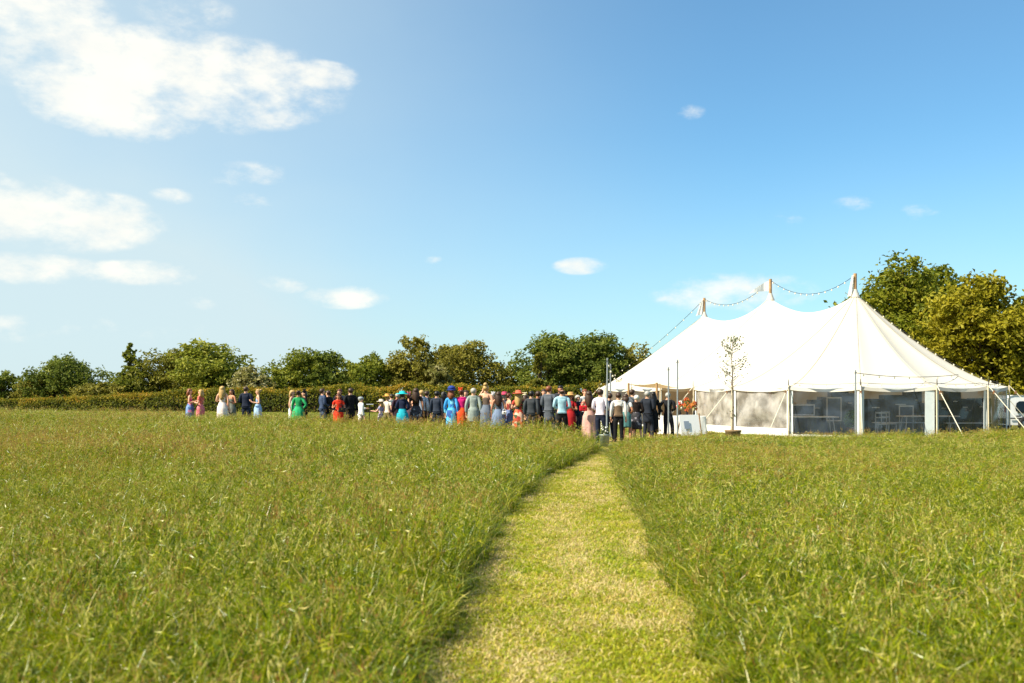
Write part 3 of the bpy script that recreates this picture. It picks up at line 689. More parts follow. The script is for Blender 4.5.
G_HEDGE = leaf_mat('hedge_leaves', [(0, '#46501a'), (.35, '#6c7020'), (.55, '#938a26'), (.75, '#ab8e30'), (1.1, '#b88a32')])
hp = []
for pxx, Y, ty in [(-160, 97, 400), (-60, 94, 399), (20, 91, 398), (70, 90, 397.0), (120, 88, 394), (170, 86, 391), (230, 84, 389.5), (300, 82, 387), (380, 81, 386), (450, 80, 385), (520, 79, 384.5), (600, 78, 384), (700, 77, 384), (800, 76, 384), (900, 76, 384), (1040, 76, 384)]:
    hp.append((px(pxx, Y), Y, pz(ty, Y)-.02))
hedge('hedge', 'long clipped hedge with orange tipped tops painted as sunlit, running behind the guests', hp, G_HEDGE)

# ---------------------------------------------------------------- lighting strings, poles, sapling, van
STEEL = mat('galvanised_steel', '#9aa0a3', .5, .15, 10, .35)
WIRE = mat('black_cable', '#24221f', .6, .1); BULB = mat('bulb_glass', '#ece2c4', .2, .05)
def string_lights(label, pts, sag, nb, r=.012, bulb=.035, group='festoon light strings'):
    t = empty('string_lights', pts[0], 0, label, 'string lights', group); o = Vector(pts[0]); b = MB(); bb = []
    for p, q in zip(pts, pts[1:]):
        p, q = Vector(p), Vector(q); k = 14; line = []
        for i in range(k+1):
            u = i/k; w = p.lerp(q, u); w.z -= sag*4*u*(1-u); line.append(w-o)
        b.tube(line, r, 5)
        for i in range(nb):
            u = (i+.5)/nb; w = p.lerp(q, u); w.z -= sag*4*u*(1-u); bb.append(w-o)
    b.build('cable', WIRE, t)
    me = None
    for w in bb:
        if me is None:
            m_ = MB(); m_.ball((0, 0, -.05), bulb, 6); m_.tube([(0, 0, 0), (0, 0, -.04)], .018, 6); me = m_.mesh('bulb'); me.materials.append(BULB)
        ob = bpy.data.objects.new('bulb', me); COL.objects.link(ob); ob.parent = t; ob.location = w
def kt(i, dz=0): return (K[i].x, K[i].y, [pz(273.5, 42.5), pz(279, 49.0), pz(298, 55.5)][i]-.06+dz)
string_lights('festoon string sagging between the middle and right tent peaks', [kt(1), kt(0)], .75, 14)
string_lights('festoon string sagging between the left and middle tent peaks', [kt(2), kt(1)], .7, 14)
bk = K[2]+AX*(RT+1.6)-NR*3.4
string_lights('festoon string dropping from the left tent peak down its far slope', [kt(2), (bk.x, bk.y, 2.1)], .35, 14)
def grey_pole(pxx, Y, ty, label, lean=0):
    t = empty('light_pole', (px(pxx, Y), Y, 0), 0, label, 'pole', 'grey poles for the festoon lights')
    h = pz(ty, Y); b = MB(); b.tube([(0, 0, 0), (lean, 0, h)], .027, 10); b.build('shaft', STEEL, t)
    b = MB(); b.tube([(lean-.06, 0, h-.12), (lean, -.07, h-.06), (lean+.06, 0, h-.12)], .008, 5); b.build('hook', WIRE, t)
    b = MB(); b.box((0, 0, .03), (.3, .3, .05)); b.build('base_plate', STEEL, t)
    return (px(pxx, Y)+lean, Y, h-.1)
gp0 = grey_pole(606.5, 31.6, 358, 'tall grey pole at the path end by the flower planter', .03)
gp1 = grey_pole(668.5, 35.6, 367, 'shorter grey pole before the tent entrance, beside a taller one')
gp2 = grey_pole(677.5, 34.6, 359.5, 'tallest grey pole of the pair at the tent entrance')
gp3 = grey_pole(855.5, 35.0, 370, 'grey pole standing alone before the clear tent wall')
gp4 = grey_pole(610.5, 37.5, 364, 'thin grey pole half hidden behind the pole by the planter')
string_lights('festoon string from the planter pole toward the tent entrance roof', [gp0, (px(622, 41), 41, 2.3)], .3, 8)
r0 = ROOF_PT(*[PER[0][0], 0, 1.93, 0], .62)
string_lights('festoon string from the lone pole up to the right tent slope', [gp3, tuple(ROOF_PT(ST[4][0], 0, 1.93, 0, .20)+Vector((0, 0, .05)))], .12, 7)
def roof_string(label, idx, t0, t1):
    p, s = ST[idx]; pts = [tuple(ROOF_PT(p, s, 1.93, 0, t0+(t1-t0)*k/8)+Vector((0, 0, .06))) for k in range(9)]
    string_lights(label, pts, 0, 2)
roof_string('festoon string lying up the right hand edge of the tent roof', 5, .02, .95)
def eave_string():
    pts = [tuple(ROOF_PT(ST[i][0], ST[i][1], 1.93, 0, .05)+Vector((0, 0, .07))) for i in range(1, 6)]
    string_lights('festoon string running along the front eave of the tent', pts, .05, 5, .009, .03)
eave_string()

LEAF_S = leaf_mat('sapling_leaves', [(0, '#39432a'), (.4, '#525c3c'), (.7, '#6c7650'), (1.1, '#8c9270')])
def sapling():
    X, Y = px(733, 33.9), 33.9; t = empty('potted_sapling', (X, Y, 0), 0, 'slender young tree with sparse grey green leaves in a pot before the tent', 'potted tree')
    r = random.Random(5); H = pz(338, Y); b = MB(); b.lathe([(.21, 0), (.27, .36), (.29, .38), (.29, .42), (.25, .42), (.24, .36), (.02, .36)], 18, capb=True); b.build('pot', mat('wicker_pot', '#8a7250', .8, .3, 30), t, True)
    b = MB(); b.tube([(0, 0, .3), (.01, 0, 1.4), (-.03, .02, 2.6), (-.09, 0, H)], [.03, .025, .016, .005], 7); v = []; f = []; tint = []
    for i in range(46):
        z = r.uniform(1.75, H-.08) if i > 3 else r.uniform(.6, 1.3); u = (z-1.3)/(H-1.3); a = r.uniform(0, 6.283); l = (.70*(1-u)**.5+.16) if z > 1.5 else .25
        p0 = Vector((-.03*u, 0, z)); p2 = p0+Vector((math.cos(a)*l*.8, math.sin(a)*l*.8, l*.75)); p1 = p0.lerp(p2, .5)+Vector((math.cos(a)*.05, math.sin(a)*.05, -.05))
        if p2.z > H+.02: p2.z = H+.02
        b.tube([p0, p1, p2], [.008, .005, .002], 4, cap=False)
        for k in range(int(8 if z > 1.5 else 4)):
            q = p0.lerp(p2, r.uniform(.3, 1.05))+Vector((r.gauss(0, .05), r.gauss(0, .05), r.gauss(0, .05)))
            leaf(v, f, tint, q, Vector((r.uniform(-1, 1), r.uniform(-1, 1), r.uniform(-.3, 1))).normalized(), .085, r.random(), r)
    b.build('trunk', mat('sapling_bark', '#7c6a56', .8, .3, 9), t); link('crown', foliage_mesh('crown', v, f, tint), LEAF_S, t)
sapling()
def planter():
    X, Y = px(604.5, 30.9), 30.9; t = empty('flower_planter', (X, Y, 0), 0, 'grey planter with white flowers at the foot of the path end pole', 'planter'); t.scale = (.8, .8, .85); r = random.Random(9)
    b = MB(); b.lathe([(.15, 0), (.2, .42), (.22, .44), (.22, .48), (.18, .48), (.17, .42), (.02, .42)], 16, capb=True); b.build('pot', mat('zinc_pot', '#8f9994', .5, .2, 10, .3), t, True)
    v = []; f = []; tint = []; fl = MB()
    for i in range(130):
        d = Vector((r.gauss(0, 1), r.gauss(0, 1), abs(r.gauss(0, 1)))).normalized(); q = Vector((d.x*.20, d.y*.18, .42+d.z*.36))*r.uniform(.8, 1.05)
        q.z = max(q.z, .4); leaf(v, f, tint, q, d, .11, r.random(), r)
        if i % 9 == 0: fl.ball((q.x*1.1, q.y*1.1, q.z+.03), .028, 6)
    link('foliage', foliage_mesh('foliage', v, f, tint), LEAF_S, t); fl.build('blossom', mat('white_blossom', '#eeeadf', .7, .05), t)
planter()
def van():
    Y = 44.0; X0 = px(1006.5, Y); t = empty('parked_van', (X0+2.1, Y+.9, 0), R(2), 'small white van parked beyond the right end of the tent', 'van')
    wp = mat('white_van_paint', '#e6e6e4', .3, .03); gls = mat('dark_window_glass', '#10151a', .08, .1); blk = mat('black_rubber', '#1c1c1d', .7, .1); rim = mat('wheel_rim', '#8c9094', .4, .1, 6, .6)
    prof = [(-2.1, .24), (-2.1, .75), (-2.06, 1.38), (-1.98, 1.52), (-1.8, 1.56), (.5, 1.56), (.75, 1.52), (1.35, 1.02), (2.0, .92), (2.12, .78), (2.14, .24)]
    n = len(prof); v = []; f = []
    for sy, ins in ((-.82, 0), (-.86, 0), (.86, 0), (.82, 0)):
        for x, z in prof: v.append((x, sy*(1-.06*max(0, z-.9)/.6), z+(0 if abs(sy) > .85 else .0)))
    f = [(k*n+i, k*n+(i+1) % n, (k+1)*n+(i+1) % n, (k+1)*n+i) for k in range(3) for i in range(n)]+[tuple(range(n))[::-1], tuple(3*n+i for i in range(n))]
    b = MB(); b.add(v, f); body = b.build('body', wp, t)
    def side(poly, name, m, off, par=t):
        for sg in (-1, 1):
            b = MB(); vv = []
            for d in (0, .02):
                for x, z in poly: vv.append((x, sg*(.855*(1-.06*max(0, z-.9)/.6)+off+d), z))
            k = len(poly); b.add(vv, [tuple(range(k)), tuple(range(k, 2*k))[::-1]]+[(i, (i+1) % k, k+(i+1) % k, k+i) for i in range(k)]); b.build(name, m, par)
    side([(-1.72, 1.08), (-1.75, 1.0), (-1.72, .86), (-1.55, .78), (-.7, .78), (-.7, 1.3), (-1.55, 1.3), (-1.68, 1.22)], 'side_window', gls, .004)
    side([(.05, .95), (1.05, .95), (.62, 1.42), (.05, 1.42)], 'cab_window', gls, .004)
    side([(-1.98, .52), (-1.2, .52), (-1.2, .57), (-1.98, .57)], 'trim_strip', blk, .004)
    for sx in (-1.3, 1.35):
        for sy in (-.8, .8):
            w = empty('wheel', (sx, sy, .31)); w.parent = t
            b = MB(); b.lathe([(.18, -.1), (.29, -.1), (.31, -.06), (.31, .06), (.29, .1), (.18, .1)], 20); o = b.build('tyre', blk, w, True); o.rotation_euler = (R(90), 0, 0)
            b = MB(); b.lathe([(.01, .07), (.1, .08), (.19, .05), (.19, -.05), (.01, -.06)], 16); o = b.build('rim', rim, w, True); o.rotation_euler = (R(90), 0, 0)
    for sy in (-1, 1):
        b = MB(); b.box((-2.11, sy*.72, .98), (.05, .12, .34), bev=.015); b.build('tail_light', mat('tail_light_red', '#8c1c1a', .25, .1), t)
        b = MB(); b.box((1.05, sy*.93, 1.08), (.1, .18, .14), bev=.03); b.build('mirror', blk, t)
        b = MB(); b.box((-1.62, sy*.885, .64), (.2, .03, .06), bev=.01); b.build('door_handle', blk, t)
    b = MB(); b.box((-2.13, 0, .45), (.1, 1.6, .18), bev=.03); b.build('bumper', blk, t)
    b = MB(); b.box((-1.75, -.3, 1.58), (.1, .06, .05)); b.box((-1.75, .3, 1.58), (.1, .06, .05)); b.build('roof_bar', blk, t)
van()

# ---------------------------------------------------------------- inside the tent
NAVY = mat('navy_plastic', '#16202f', .5, .25, 5); CHAR = mat('charcoal_case', '#15171b', .55, .25, 5); PALE = mat('pale_metal', '#c9cdd0', .4, .08, 6, .2)
TOPW = mat('table_top_white', '#dcdcd8', .5, .06); TIMB = mat('table_timber', '#8a6a48', .6, .3, 7)
def folding_table(pxx, Y, w, label, z=.75, rz=0, m=None, kind='table'):
    t = empty('folding_table' if kind == 'table' else 'bench', (px(pxx, Y), Y, 0), rz, label, kind, 'tables and benches inside the tent')
    b = MB(); b.box((0, 0, z-.02), (w, .7 if kind == 'table' else .28, .04), bev=.01); b.build('top', m or TOPW, t)
    for sx in (-1, 1):
        for sy in (-1, 1):
            b = MB(); b.tube([(sx*(w/2-.12), sy*(.28 if kind == 'table' else .1), 0), (sx*(w/2-.2), sy*(.24 if kind == 'table' else .09), z-.04)], .02, 6); b.build('leg', PALE, t)
folding_table(812, 39.2, 1.9, 'white topped folding table behind the left clear wall panel')
folding_table(928, 40.3, 2.3, 'white topped folding table behind the broad white wall strip')
folding_table(968, 40.0, 1.9, 'pale long bench near the tent right corner', .48, .06, PALE, 'bench')
folding_table(900, 40.6, 2.2, 'long pale bench behind the wooden side pole', .48, 0, PALE, 'bench')
def case(pxx, Y, w, d, z0, z1, m, label, frame=False, name='equipment_case'):
    t = empty(name, (px(pxx, Y), Y, z0), 0, label, name.replace('_', ' '), 'catering equipment inside the tent')
    h = z1-z0; b = MB(); b.box((0, 0, h/2), (w, d, h), bev=.02); b.build('body', m, t)
    if frame:
        b = MB(); y = -d/2-.012
        for c, s in (((0, y, h-.03), (w, .02, .05)), ((0, y, .03), (w, .02, .05)), ((-w/2+.02, y, h/2), (.04, .02, h-.12)), ((w/2-.02, y, h/2), (.04, .02, h-.12))): b.box(c, s)
        b.build('frame', PALE, t)
    else:
        b = MB(); b.box((0, -d/2-.012, h*.75), (w*.35, .02, .04)); b.build('handle', PALE, t)
NAVY2 = mat('slate_blue_panel', '#22304a', .5, .25, 5)
case(801, 40.2, .95, .5, .76, 1.22, NAVY, 'dark blue case with pale frame standing on the left folding table', True)
case(804, 42.0, .9, .6, 0, 1.05, CHAR, 'low charcoal counter at the left end of the kitchen row', False, 'counter')
case(815, 42.0, .55, .6, 0, 1.38, NAVY, 'navy cabinet stepping up from the low charcoal counter', False, 'cabinet')
case(825, 42.1, .52, .6, 0, 1.50, NAVY2, 'slate blue cabinet between two navy ones at the kitchen left', False, 'cabinet')
case(832, 41.2, .62, .5, .5, 1.5, NAVY2, 'pale framed rack before the tallest navy cabinet', True, 'rack')
case(838, 42.4, .72, .6, 0, 1.84, NAVY, 'tallest navy cabinet in the tent reaching the eave line', False, 'cabinet')
case(848, 42.0, .5, .5, 0, 1.66, NAVY2, 'slate blue cabinet just right of the tallest navy one', False, 'cabinet')
case(857, 42.2, .7, .5, 0, 1.22, CHAR, 'charcoal counter behind the indoor plant', False, 'counter')
case(873, 41.6, .9, .6, 0, 1.42, CHAR, 'charcoal cabinet right of the wooden side pole', False, 'cabinet')
case(897, 42.2, 1.3, .7, 0, 1.58, CHAR, 'wide charcoal cooking range in the middle of the kitchen row', False, 'cooker')
case(912, 42.8, .62, .6, 0, 1.82, CHAR, 'tall charcoal fridge behind the cooking range', False, 'fridge')
case(904, 41.0, .6, .45, 0, 1.16, NAVY2, 'blue grey hot cupboard with pale frame before the cooking range', True, 'cupboard')
case(927, 42.4, .8, .6, 0, 1.24, CHAR, 'low charcoal cupboard left of the broad white wall strip', False, 'cupboard')
case(941, 42.6, .5, .5, 0, 1.36, NAVY, 'navy cupboard hidden partly by the broad white wall strip', False, 'cupboard')
case(952, 42.3, .5, .6, 0, 1.75, NAVY, 'tall narrow navy fridge right of the broad white wall strip', False, 'fridge')
case(962, 42.4, .6, .6, 0, 1.42, NAVY, 'navy chest stepped down beside the narrow fridge', False, 'cupboard')
case(979, 42.6, .75, .6, 0, 1.44, CHAR, 'charcoal cupboard nearest the tent right corner', False, 'cupboard')
def chair(pxx, Y, rz, label):
    t = empty('folding_chair', (px(pxx, Y), Y, 0), rz, label, 'chair', 'pale chairs inside the tent'); m = mat('limewash_wood', '#a9b0b4', .5, .1)
    b = MB(); b.box((0, 0, .45), (.42, .42, .035), bev=.01); b.build('seat', m, t)
    b = MB(); b.box((0, .2, .9), (.42, .03, .06)); b.box((0, .2, .72), (.38, .02, .05)); b.build('backrest', m, t)
    for sx in (-1, 1):
        b = MB(); b.tube([(sx*.2, .2, .95), (sx*.2, .19, .45), (sx*.2, .24, 0)], .018, 6); b.build('rear_leg', m, t)
        b = MB(); b.tube([(sx*.19, -.18, .44), (sx*.2, -.21, 0)], .018, 6); b.build('front_leg', m, t)
chair(882, 38.9, 2.6, 'pale folding chair facing the clear wall beside another chair')
chair(889, 39.4, .4, 'pale folding chair turned away just right of its twin')
chair(745, 41.0, 1.2, 'pale chair behind the hazy left wall panel')
def plant():
    X, Y = px(851, 39.6), 39.6; t = empty('indoor_plant', (X, Y, 0), 0, 'bushy green pot plant just inside the clear tent wall', 'plant'); r = random.Random(3)
    b = MB(); b.lathe([(.14, 0), (.19, .3), (.17, .3), (.02, .27)], 14, capb=True); b.build('pot', mat('brown_pot', '#6d4a33', .7, .2), t, True); v = []; f = []; tint = []
    for i in range(160):
        d = Vector((r.gauss(0, 1), r.gauss(0, 1), r.gauss(.4, 1))).normalized(); leaf(v, f, tint, Vector((d.x*.3, d.y*.3, .65+d.z*.4))*r.uniform(.7, 1), d, .2, r.random(), r)
    link('foliage', foliage_mesh('foliage', v, f, tint), leaf_mat('pot_plant_leaves', [(0, '#2c5a22'), (.4, '#41752c'), (.7, '#58903a'), (1.1, '#7ba84f')]), t)
plant()
def entrance_things():
    Y = 40.2
    t = empty('draped_table', (px(682, Y), Y, 0), -.15, 'table under a white cloth inside the open tent entrance', 'table')
    b = MB(); n = 40; vs = []
    for jz in range(6):
        for k in range(n):
            q = 2*math.pi*k/n; c, s = math.cos(q), math.sin(q); e = .35
            x = .95*math.copysign(abs(c)**e, c); y = .42*math.copysign(abs(s)**e, s); g = 1+(1-jz/5)*(.05+.025*math.sin(9*q)); vs.append((x*g, y*g, .02+.72*jz/5))
    b.add(vs, [(j*n+k, j*n+(k+1) % n, (j+1)*n+(k+1) % n, (j+1)*n+k) for j in range(5) for k in range(n)]+[tuple(5*n+k for k in range(n))]); b.build('cloth', mat('white_linen', '#e8e6e2', .8, .05), t)
    for sx in (-.8, .8):
        for sy in (-.3, .3):
            b = MB(); b.box((sx, sy, .35), (.05, .05, .68)); b.build('leg', TIMB, t)
    t = empty('sign_board', (px(690, 37.6), 37.6, 0), .35, 'white sign board leaning on an easel at the tent entrance', 'sign')
    b = MB(); tl = Matrix.Rotation(R(-14), 4, 'X'); b.box((0, 0, .46), (.85, .02, .8), tilt=tl); b.build('panel', mat('white_board', '#f0eeea', .6, .02), t)
    b = MB(); b.box((-.16, -.036, .47), (.22, .012, .3), tilt=tl); b.build('shade_patch', mat('board_shade', '#8f9bab', .6, .1, 2), t)  # grey-blue patch painted in for shading on the board
    b = MB(); b.tube([(.1, .12, .86), (.3, .55, 0)], .025, 6); b.tube([(-.3, .12, .86), (-.3, .5, 0)], .025, 6); b.tube([(.44, -.1, 0), (.44, .1, .9)], .03, 6); b.build('easel', TIMB, t)
    for pxx, yy, zz, lab, cs in ((680, 41.0, .75, 'vase of red and white flowers at the left of the entrance table', ('#c33b24', '#e7dfd0')), (687, 40.0, .75, 'tallest vase of orange flowers on the entrance table', ('#b0441a', '#b86424')), (694, 40.4, .75, 'dark vase of amber flowers on the right of the entrance table', ('#ad6724', '#94391a'))):
        t = empty('flower_vase', (px(pxx, yy), yy, zz), 0, lab, 'flower vase', 'flowers on the entrance table'); t.scale = (.68, .68, .85); r = random.Random(pxx)
        b = MB(); b.lathe([(.05, 0), (.08, .1), (.06, .2), (.075, .24)], 12, capb=True); b.build('vase', CHAR, t, True)
        v = []; f = []; tint = []; fm = MB(); hgt = .62 if pxx == 687 else .45
        for i in range(90):
            d = Vector((r.gauss(0, 1), r.gauss(0, 1), r.gauss(.5, .8))).normalized(); q = Vector((d.x*.19, d.y*.19, .25+hgt*.45+d.z*hgt*.5))
            if i % 2: leaf(v, f, tint, q, d, .14, r.random(), r)
            else: fm.ball(q, r.uniform(.035, .06), 6, i//2 % 2)
        link('foliage', foliage_mesh('foliage', v, f, tint), G_MID, t); fm.build('blossom', [mat('petal'+cs[0][1:], cs[0], .7, .15), mat('petal'+cs[1][1:], cs[1], .7, .15)], t)
entrance_things()
def stand():
    Y = 39.5; t = empty('music_stand', (px(369.5, Y), Y, 0), 0, 'thin dark stand between the white tunic figure and the child in lavender', 'stand')
    b = MB(); b.tube([(0, 0, .05), (0, 0, 1.2)], .018, 6); b.build('pole', WIRE, t)
    b = MB(); b.box((.02, 0, 1.22), (.28, .16, .03), bev=.01); b.build('tray', PALE, t)
    for k in range(3):
        a = k*2.094+.4; b = MB(); b.tube([(0, 0, .3), (.28*math.cos(a), .28*math.sin(a), 0)], .012, 5); b.build('leg', WIRE, t)
stand()
# ---------------------------------------------------------------- people
def skin_mesh(name, V, E, rad, roots=(0,), sub=1):
    me = bpy.data.meshes.new(name); me.from_pydata(V, E, []); o = bpy.data.objects.new(name, me); COL.objects.link(o)
    sk = o.modifiers.new('skin', 'SKIN'); sk.use_smooth_shade = True
    for i, r_ in enumerate(rad):
        d = me.skin_vertices[0].data[i]; d.radius = (r_, r_) if not isinstance(r_, tuple) else r_; d.use_root = i in roots
    ss = o.modifiers.new('sub', 'SUBSURF'); ss.levels = sub; ss.render_levels = sub
    dg = bpy.context.evaluated_depsgraph_get(); out = bpy.data.meshes.new_from_object(o.evaluated_get(dg)); out.name = name
    bpy.data.objects.remove(o); bpy.data.meshes.remove(me); return out
# arm joints per pose: (elbow, wrist, palm) for the right side (+x); mirrored for the left. The figure faces -Y, 1.75 m tall
ARMS = {'down': ((.235, .03, 1.14), (.245, -.03, .89), (.245, -.06, .80)),
        'hold': ((.235, .02, 1.14), (.17, -.22, 1.18), (.13, -.30, 1.23)),
        'clasp': ((.25, .0, 1.14), (.09, -.22, 1.06), (.03, -.25, 1.03)),
        'back': ((.25, .10, 1.14), (.10, .19, 1.0), (.04, .20, .97)),
        'hip': ((.33, .06, 1.16), (.19, -.02, 1.02), (.16, -.06, .98)),
        'up': ((.30, -.14, 1.30), (.20, -.22, 1.52), (.15, -.20, 1.60)),
        'out': ((.27, -.10, 1.19), (.26, -.34, 1.22), (.25, -.43, 1.23))}
LEGS = {'stand': (((.10, -.01, .50), (.11, .02, .09)), ((-.10, -.01, .50), (-.11, .02, .09))),
        'weight': (((.09, -.02, .50), (.10, .02, .09)), ((-.14, -.07, .50), (-.17, .02, .09))),
        'step': (((.09, -.16, .52), (.09, -.24, .10)), ((-.09, .10, .50), (-.09, .30, .16)))}
def flat(me, k=.66, lo=.70, hi=1.50, x0=.15, x1=.24):
    for v in me.vertices:
        c = v.co
        if lo < c.z < hi and abs(c.x) < x1 and abs(c.y) < .2:
            w = min(1, max(0, (x1-abs(c.x))/(x1-x0))); c.y *= 1-(1-k)*w
CACHE = {}
SKIN = {k: mat('skin_'+k, c, .55, .08, 20) for k, c in (('fair', '#d9a587'), ('tan', '#bd8262'), ('dark', '#7c5039'))}
EYE = mat('eye_dark', '#1d1512', .3, .1); LIP = mat('lip', '#a35248', .5, .1)
def body_mesh(ra, la, leg, fem):
    key = ('b', ra, la, leg, fem)
    if key in CACHE: return CACHE[key]
    sw = .165 if fem else .19
    V = [(0, 0, .98), (0, 0, 1.10), (0, -.01, 1.30), (0, 0, 1.44), (0, .005, 1.50), (0, -.012, 1.565), (0, -.005, 1.63), (0, .0, 1.69)]
    rad = [.135, .112 if fem else .128, .135 if fem else .15, .075, .052, .068, .086, .066]
    E = [(i, i+1) for i in range(7)]; roots = [0]
    def chain(start, pts):
        p = start
        for q, r_ in pts: V.append(q); rad.append(r_); E.append((p, len(V)-1)); p = len(V)-1
        return p
    for sg, pose in ((1, ra), (-1, la)):
        e, w, pl = [Vector((q[0]*sg, q[1], q[2])) for q in ARMS[pose]]
        chain(3, [((sg*sw*.55, 0, 1.43), .062), ((sg*sw, .01, 1.405), .054), (e, .041), (w, .027), (pl, .030)])
        d = (pl-w).normalized(); side = d.cross(Vector((0, 1, 0)) if abs(d.y) < .8 else Vector((0, 0, 1))).normalized(); crl = side.cross(d).normalized()
        if crl.dot(Vector((-sg, 0, 0))) < 0: crl = -crl
        for k, ln in enumerate((.070, .080, .074, .058)):          # four unequal curled fingers rooted in the palm
            b = pl+side*(.0165*(k-1.5)); i0 = len(V); roots.append(i0)
            V.extend([b, b+d*ln*.6+crl*.008, b+d*ln*.95+crl*.028, b+d*ln*1.1+crl*.05]); rad.extend([.010, .009, .0085, .007]); E.extend([(i0, i0+1), (i0+1, i0+2), (i0+2, i0+3)])
        i0 = len(V); roots.append(i0); b = pl-d*.035-side*.02
        V.extend([b, b-side*.03+d*.025+crl*.015, b-side*.036+d*.06+crl*.03]); rad.extend([.012, .010, .008]); E.extend([(i0, i0+1), (i0+1, i0+2)])
    for sg, (kn, an) in zip((1, -1), LEGS[leg]):
        chain(0, [((sg*.085, 0, .90), .095), (kn, .058), (an, .037), ((an[0]+sg*.02, an[1]-.13, .035 if an[2] < .12 else an[2]-.06), .034)])
    me = skin_mesh('body', [tuple(q) for q in V], E, rad, roots, 2); flat(me)
    for v in me.vertices:          # head a little deeper than wide
        if v.co.z > 1.53: v.co.y *= 1.12
    b = MB()
    b.add([(-.016, -.088, 1.610), (.016, -.088, 1.610), (0, -.118, 1.612), (0, -.090, 1.655)], [(0, 2, 3), (2, 1, 3), (0, 1, 2)], 0)
    for sg in (-1, 1):
        b.ball((sg*.033, -.086, 1.645), (.012, .008, .007), 6, 1); b.ball((sg*.086, .005, 1.625), (.010, .022, .032), 6, 0)
    b.ball((0, -.087, 1.583), (.024, .007, .007), 6, 2)
    bm = bmesh.new(); bm.from_mesh(me); m2 = b.mesh('face'); bm.from_mesh(m2); bm.to_mesh(me); bm.free(); bpy.data.meshes.remove(m2)
    CACHE[key] = me; return me
def torso_mesh(kind, ra, la, fem):
    """kind: jacket (long sleeves, hem over the hips), coat, shirt, vest, bodice (bare arms), tee"""
    key = ('t', kind, ra, la, fem)
    if key in CACHE: return CACHE[key]
    sw = .165 if fem else .195; g = {'jacket': 1.19, 'coat': 1.2, 'shirt': 1.07, 'vest': 1.11, 'bodice': 1.05, 'tee': 1.06}[kind]
    lowz = {'jacket': .80, 'coat': .58, 'shirt': .96, 'vest': .95, 'bodice': .98, 'tee': .96}[kind]
    V = [(0, 0, 1.08), (0, -.005, 1.30), (0, 0, 1.425), (0, .005, 1.475), (0, 0, .97)]; rad = [(.115 if fem else .132)*g, (.135 if fem else .155)*g, .085*g, .058, (.135 if fem else .14)*g]
    E = [(0, 1), (1, 2), (2, 3), (0, 4)]
    if kind == 'bodice': V[2] = (0, 0, 1.39); V.pop(3); rad.pop(3); V[3] = (0, 0, .97); E = [(0, 1), (1, 2), (0, 3)]; rad[2] = .10
    if lowz < .9: V.append((0, .0, lowz)); E.append((4, len(V)-1)); rad.append(.150*g)
    if kind not in ('bodice', 'vest'):
        for sg, pose in ((1, ra), (-1, la)):
            e, w, pl = [Vector((q[0]*sg, q[1], q[2])) for q in ARMS[pose]]
            pts = [((sg*sw*.6, 0, 1.415), .075*g), ((sg*sw, .01, 1.40), .066*g), (e, .054*g), (w, .042*g)]
            if kind == 'tee': pts = pts[:2]+[(Vector((sg*sw, .01, 1.40)).lerp(e, .55), .06)]
            p = 2
            for q, r_ in pts: V.append(tuple(q)); rad.append(r_); E.append((p, len(V)-1)); p = len(V)-1
    me = skin_mesh('top', [tuple(q) for q in V], E, rad, (0,), 2); flat(me, .70, .4, 1.46)
    CACHE[key] = me; return me
def trouser_mesh(leg, wide=1.0):
    key = ('l', leg, wide)
    if key in CACHE: return CACHE[key]
    V = [(0, 0, 1.02), (0, 0, .93)]; rad = [.138, .142]; E = [(0, 1)]
    for sg, (kn, an) in zip((1, -1), LEGS[leg]):
        a = (sg*.085, 0, .86); p = 1
        for q, r_ in ((a, .102), (kn, .074*wide), ((an[0], an[1], an[2]-.03), .062*wide)): V.append(q); rad.append(r_); E.append((p, len(V)-1)); p = len(V)-1
    me = skin_mesh('trousers', V, E, rad, (0,), 2); flat(me, .74, .8, 1.2); CACHE[key] = me; return me
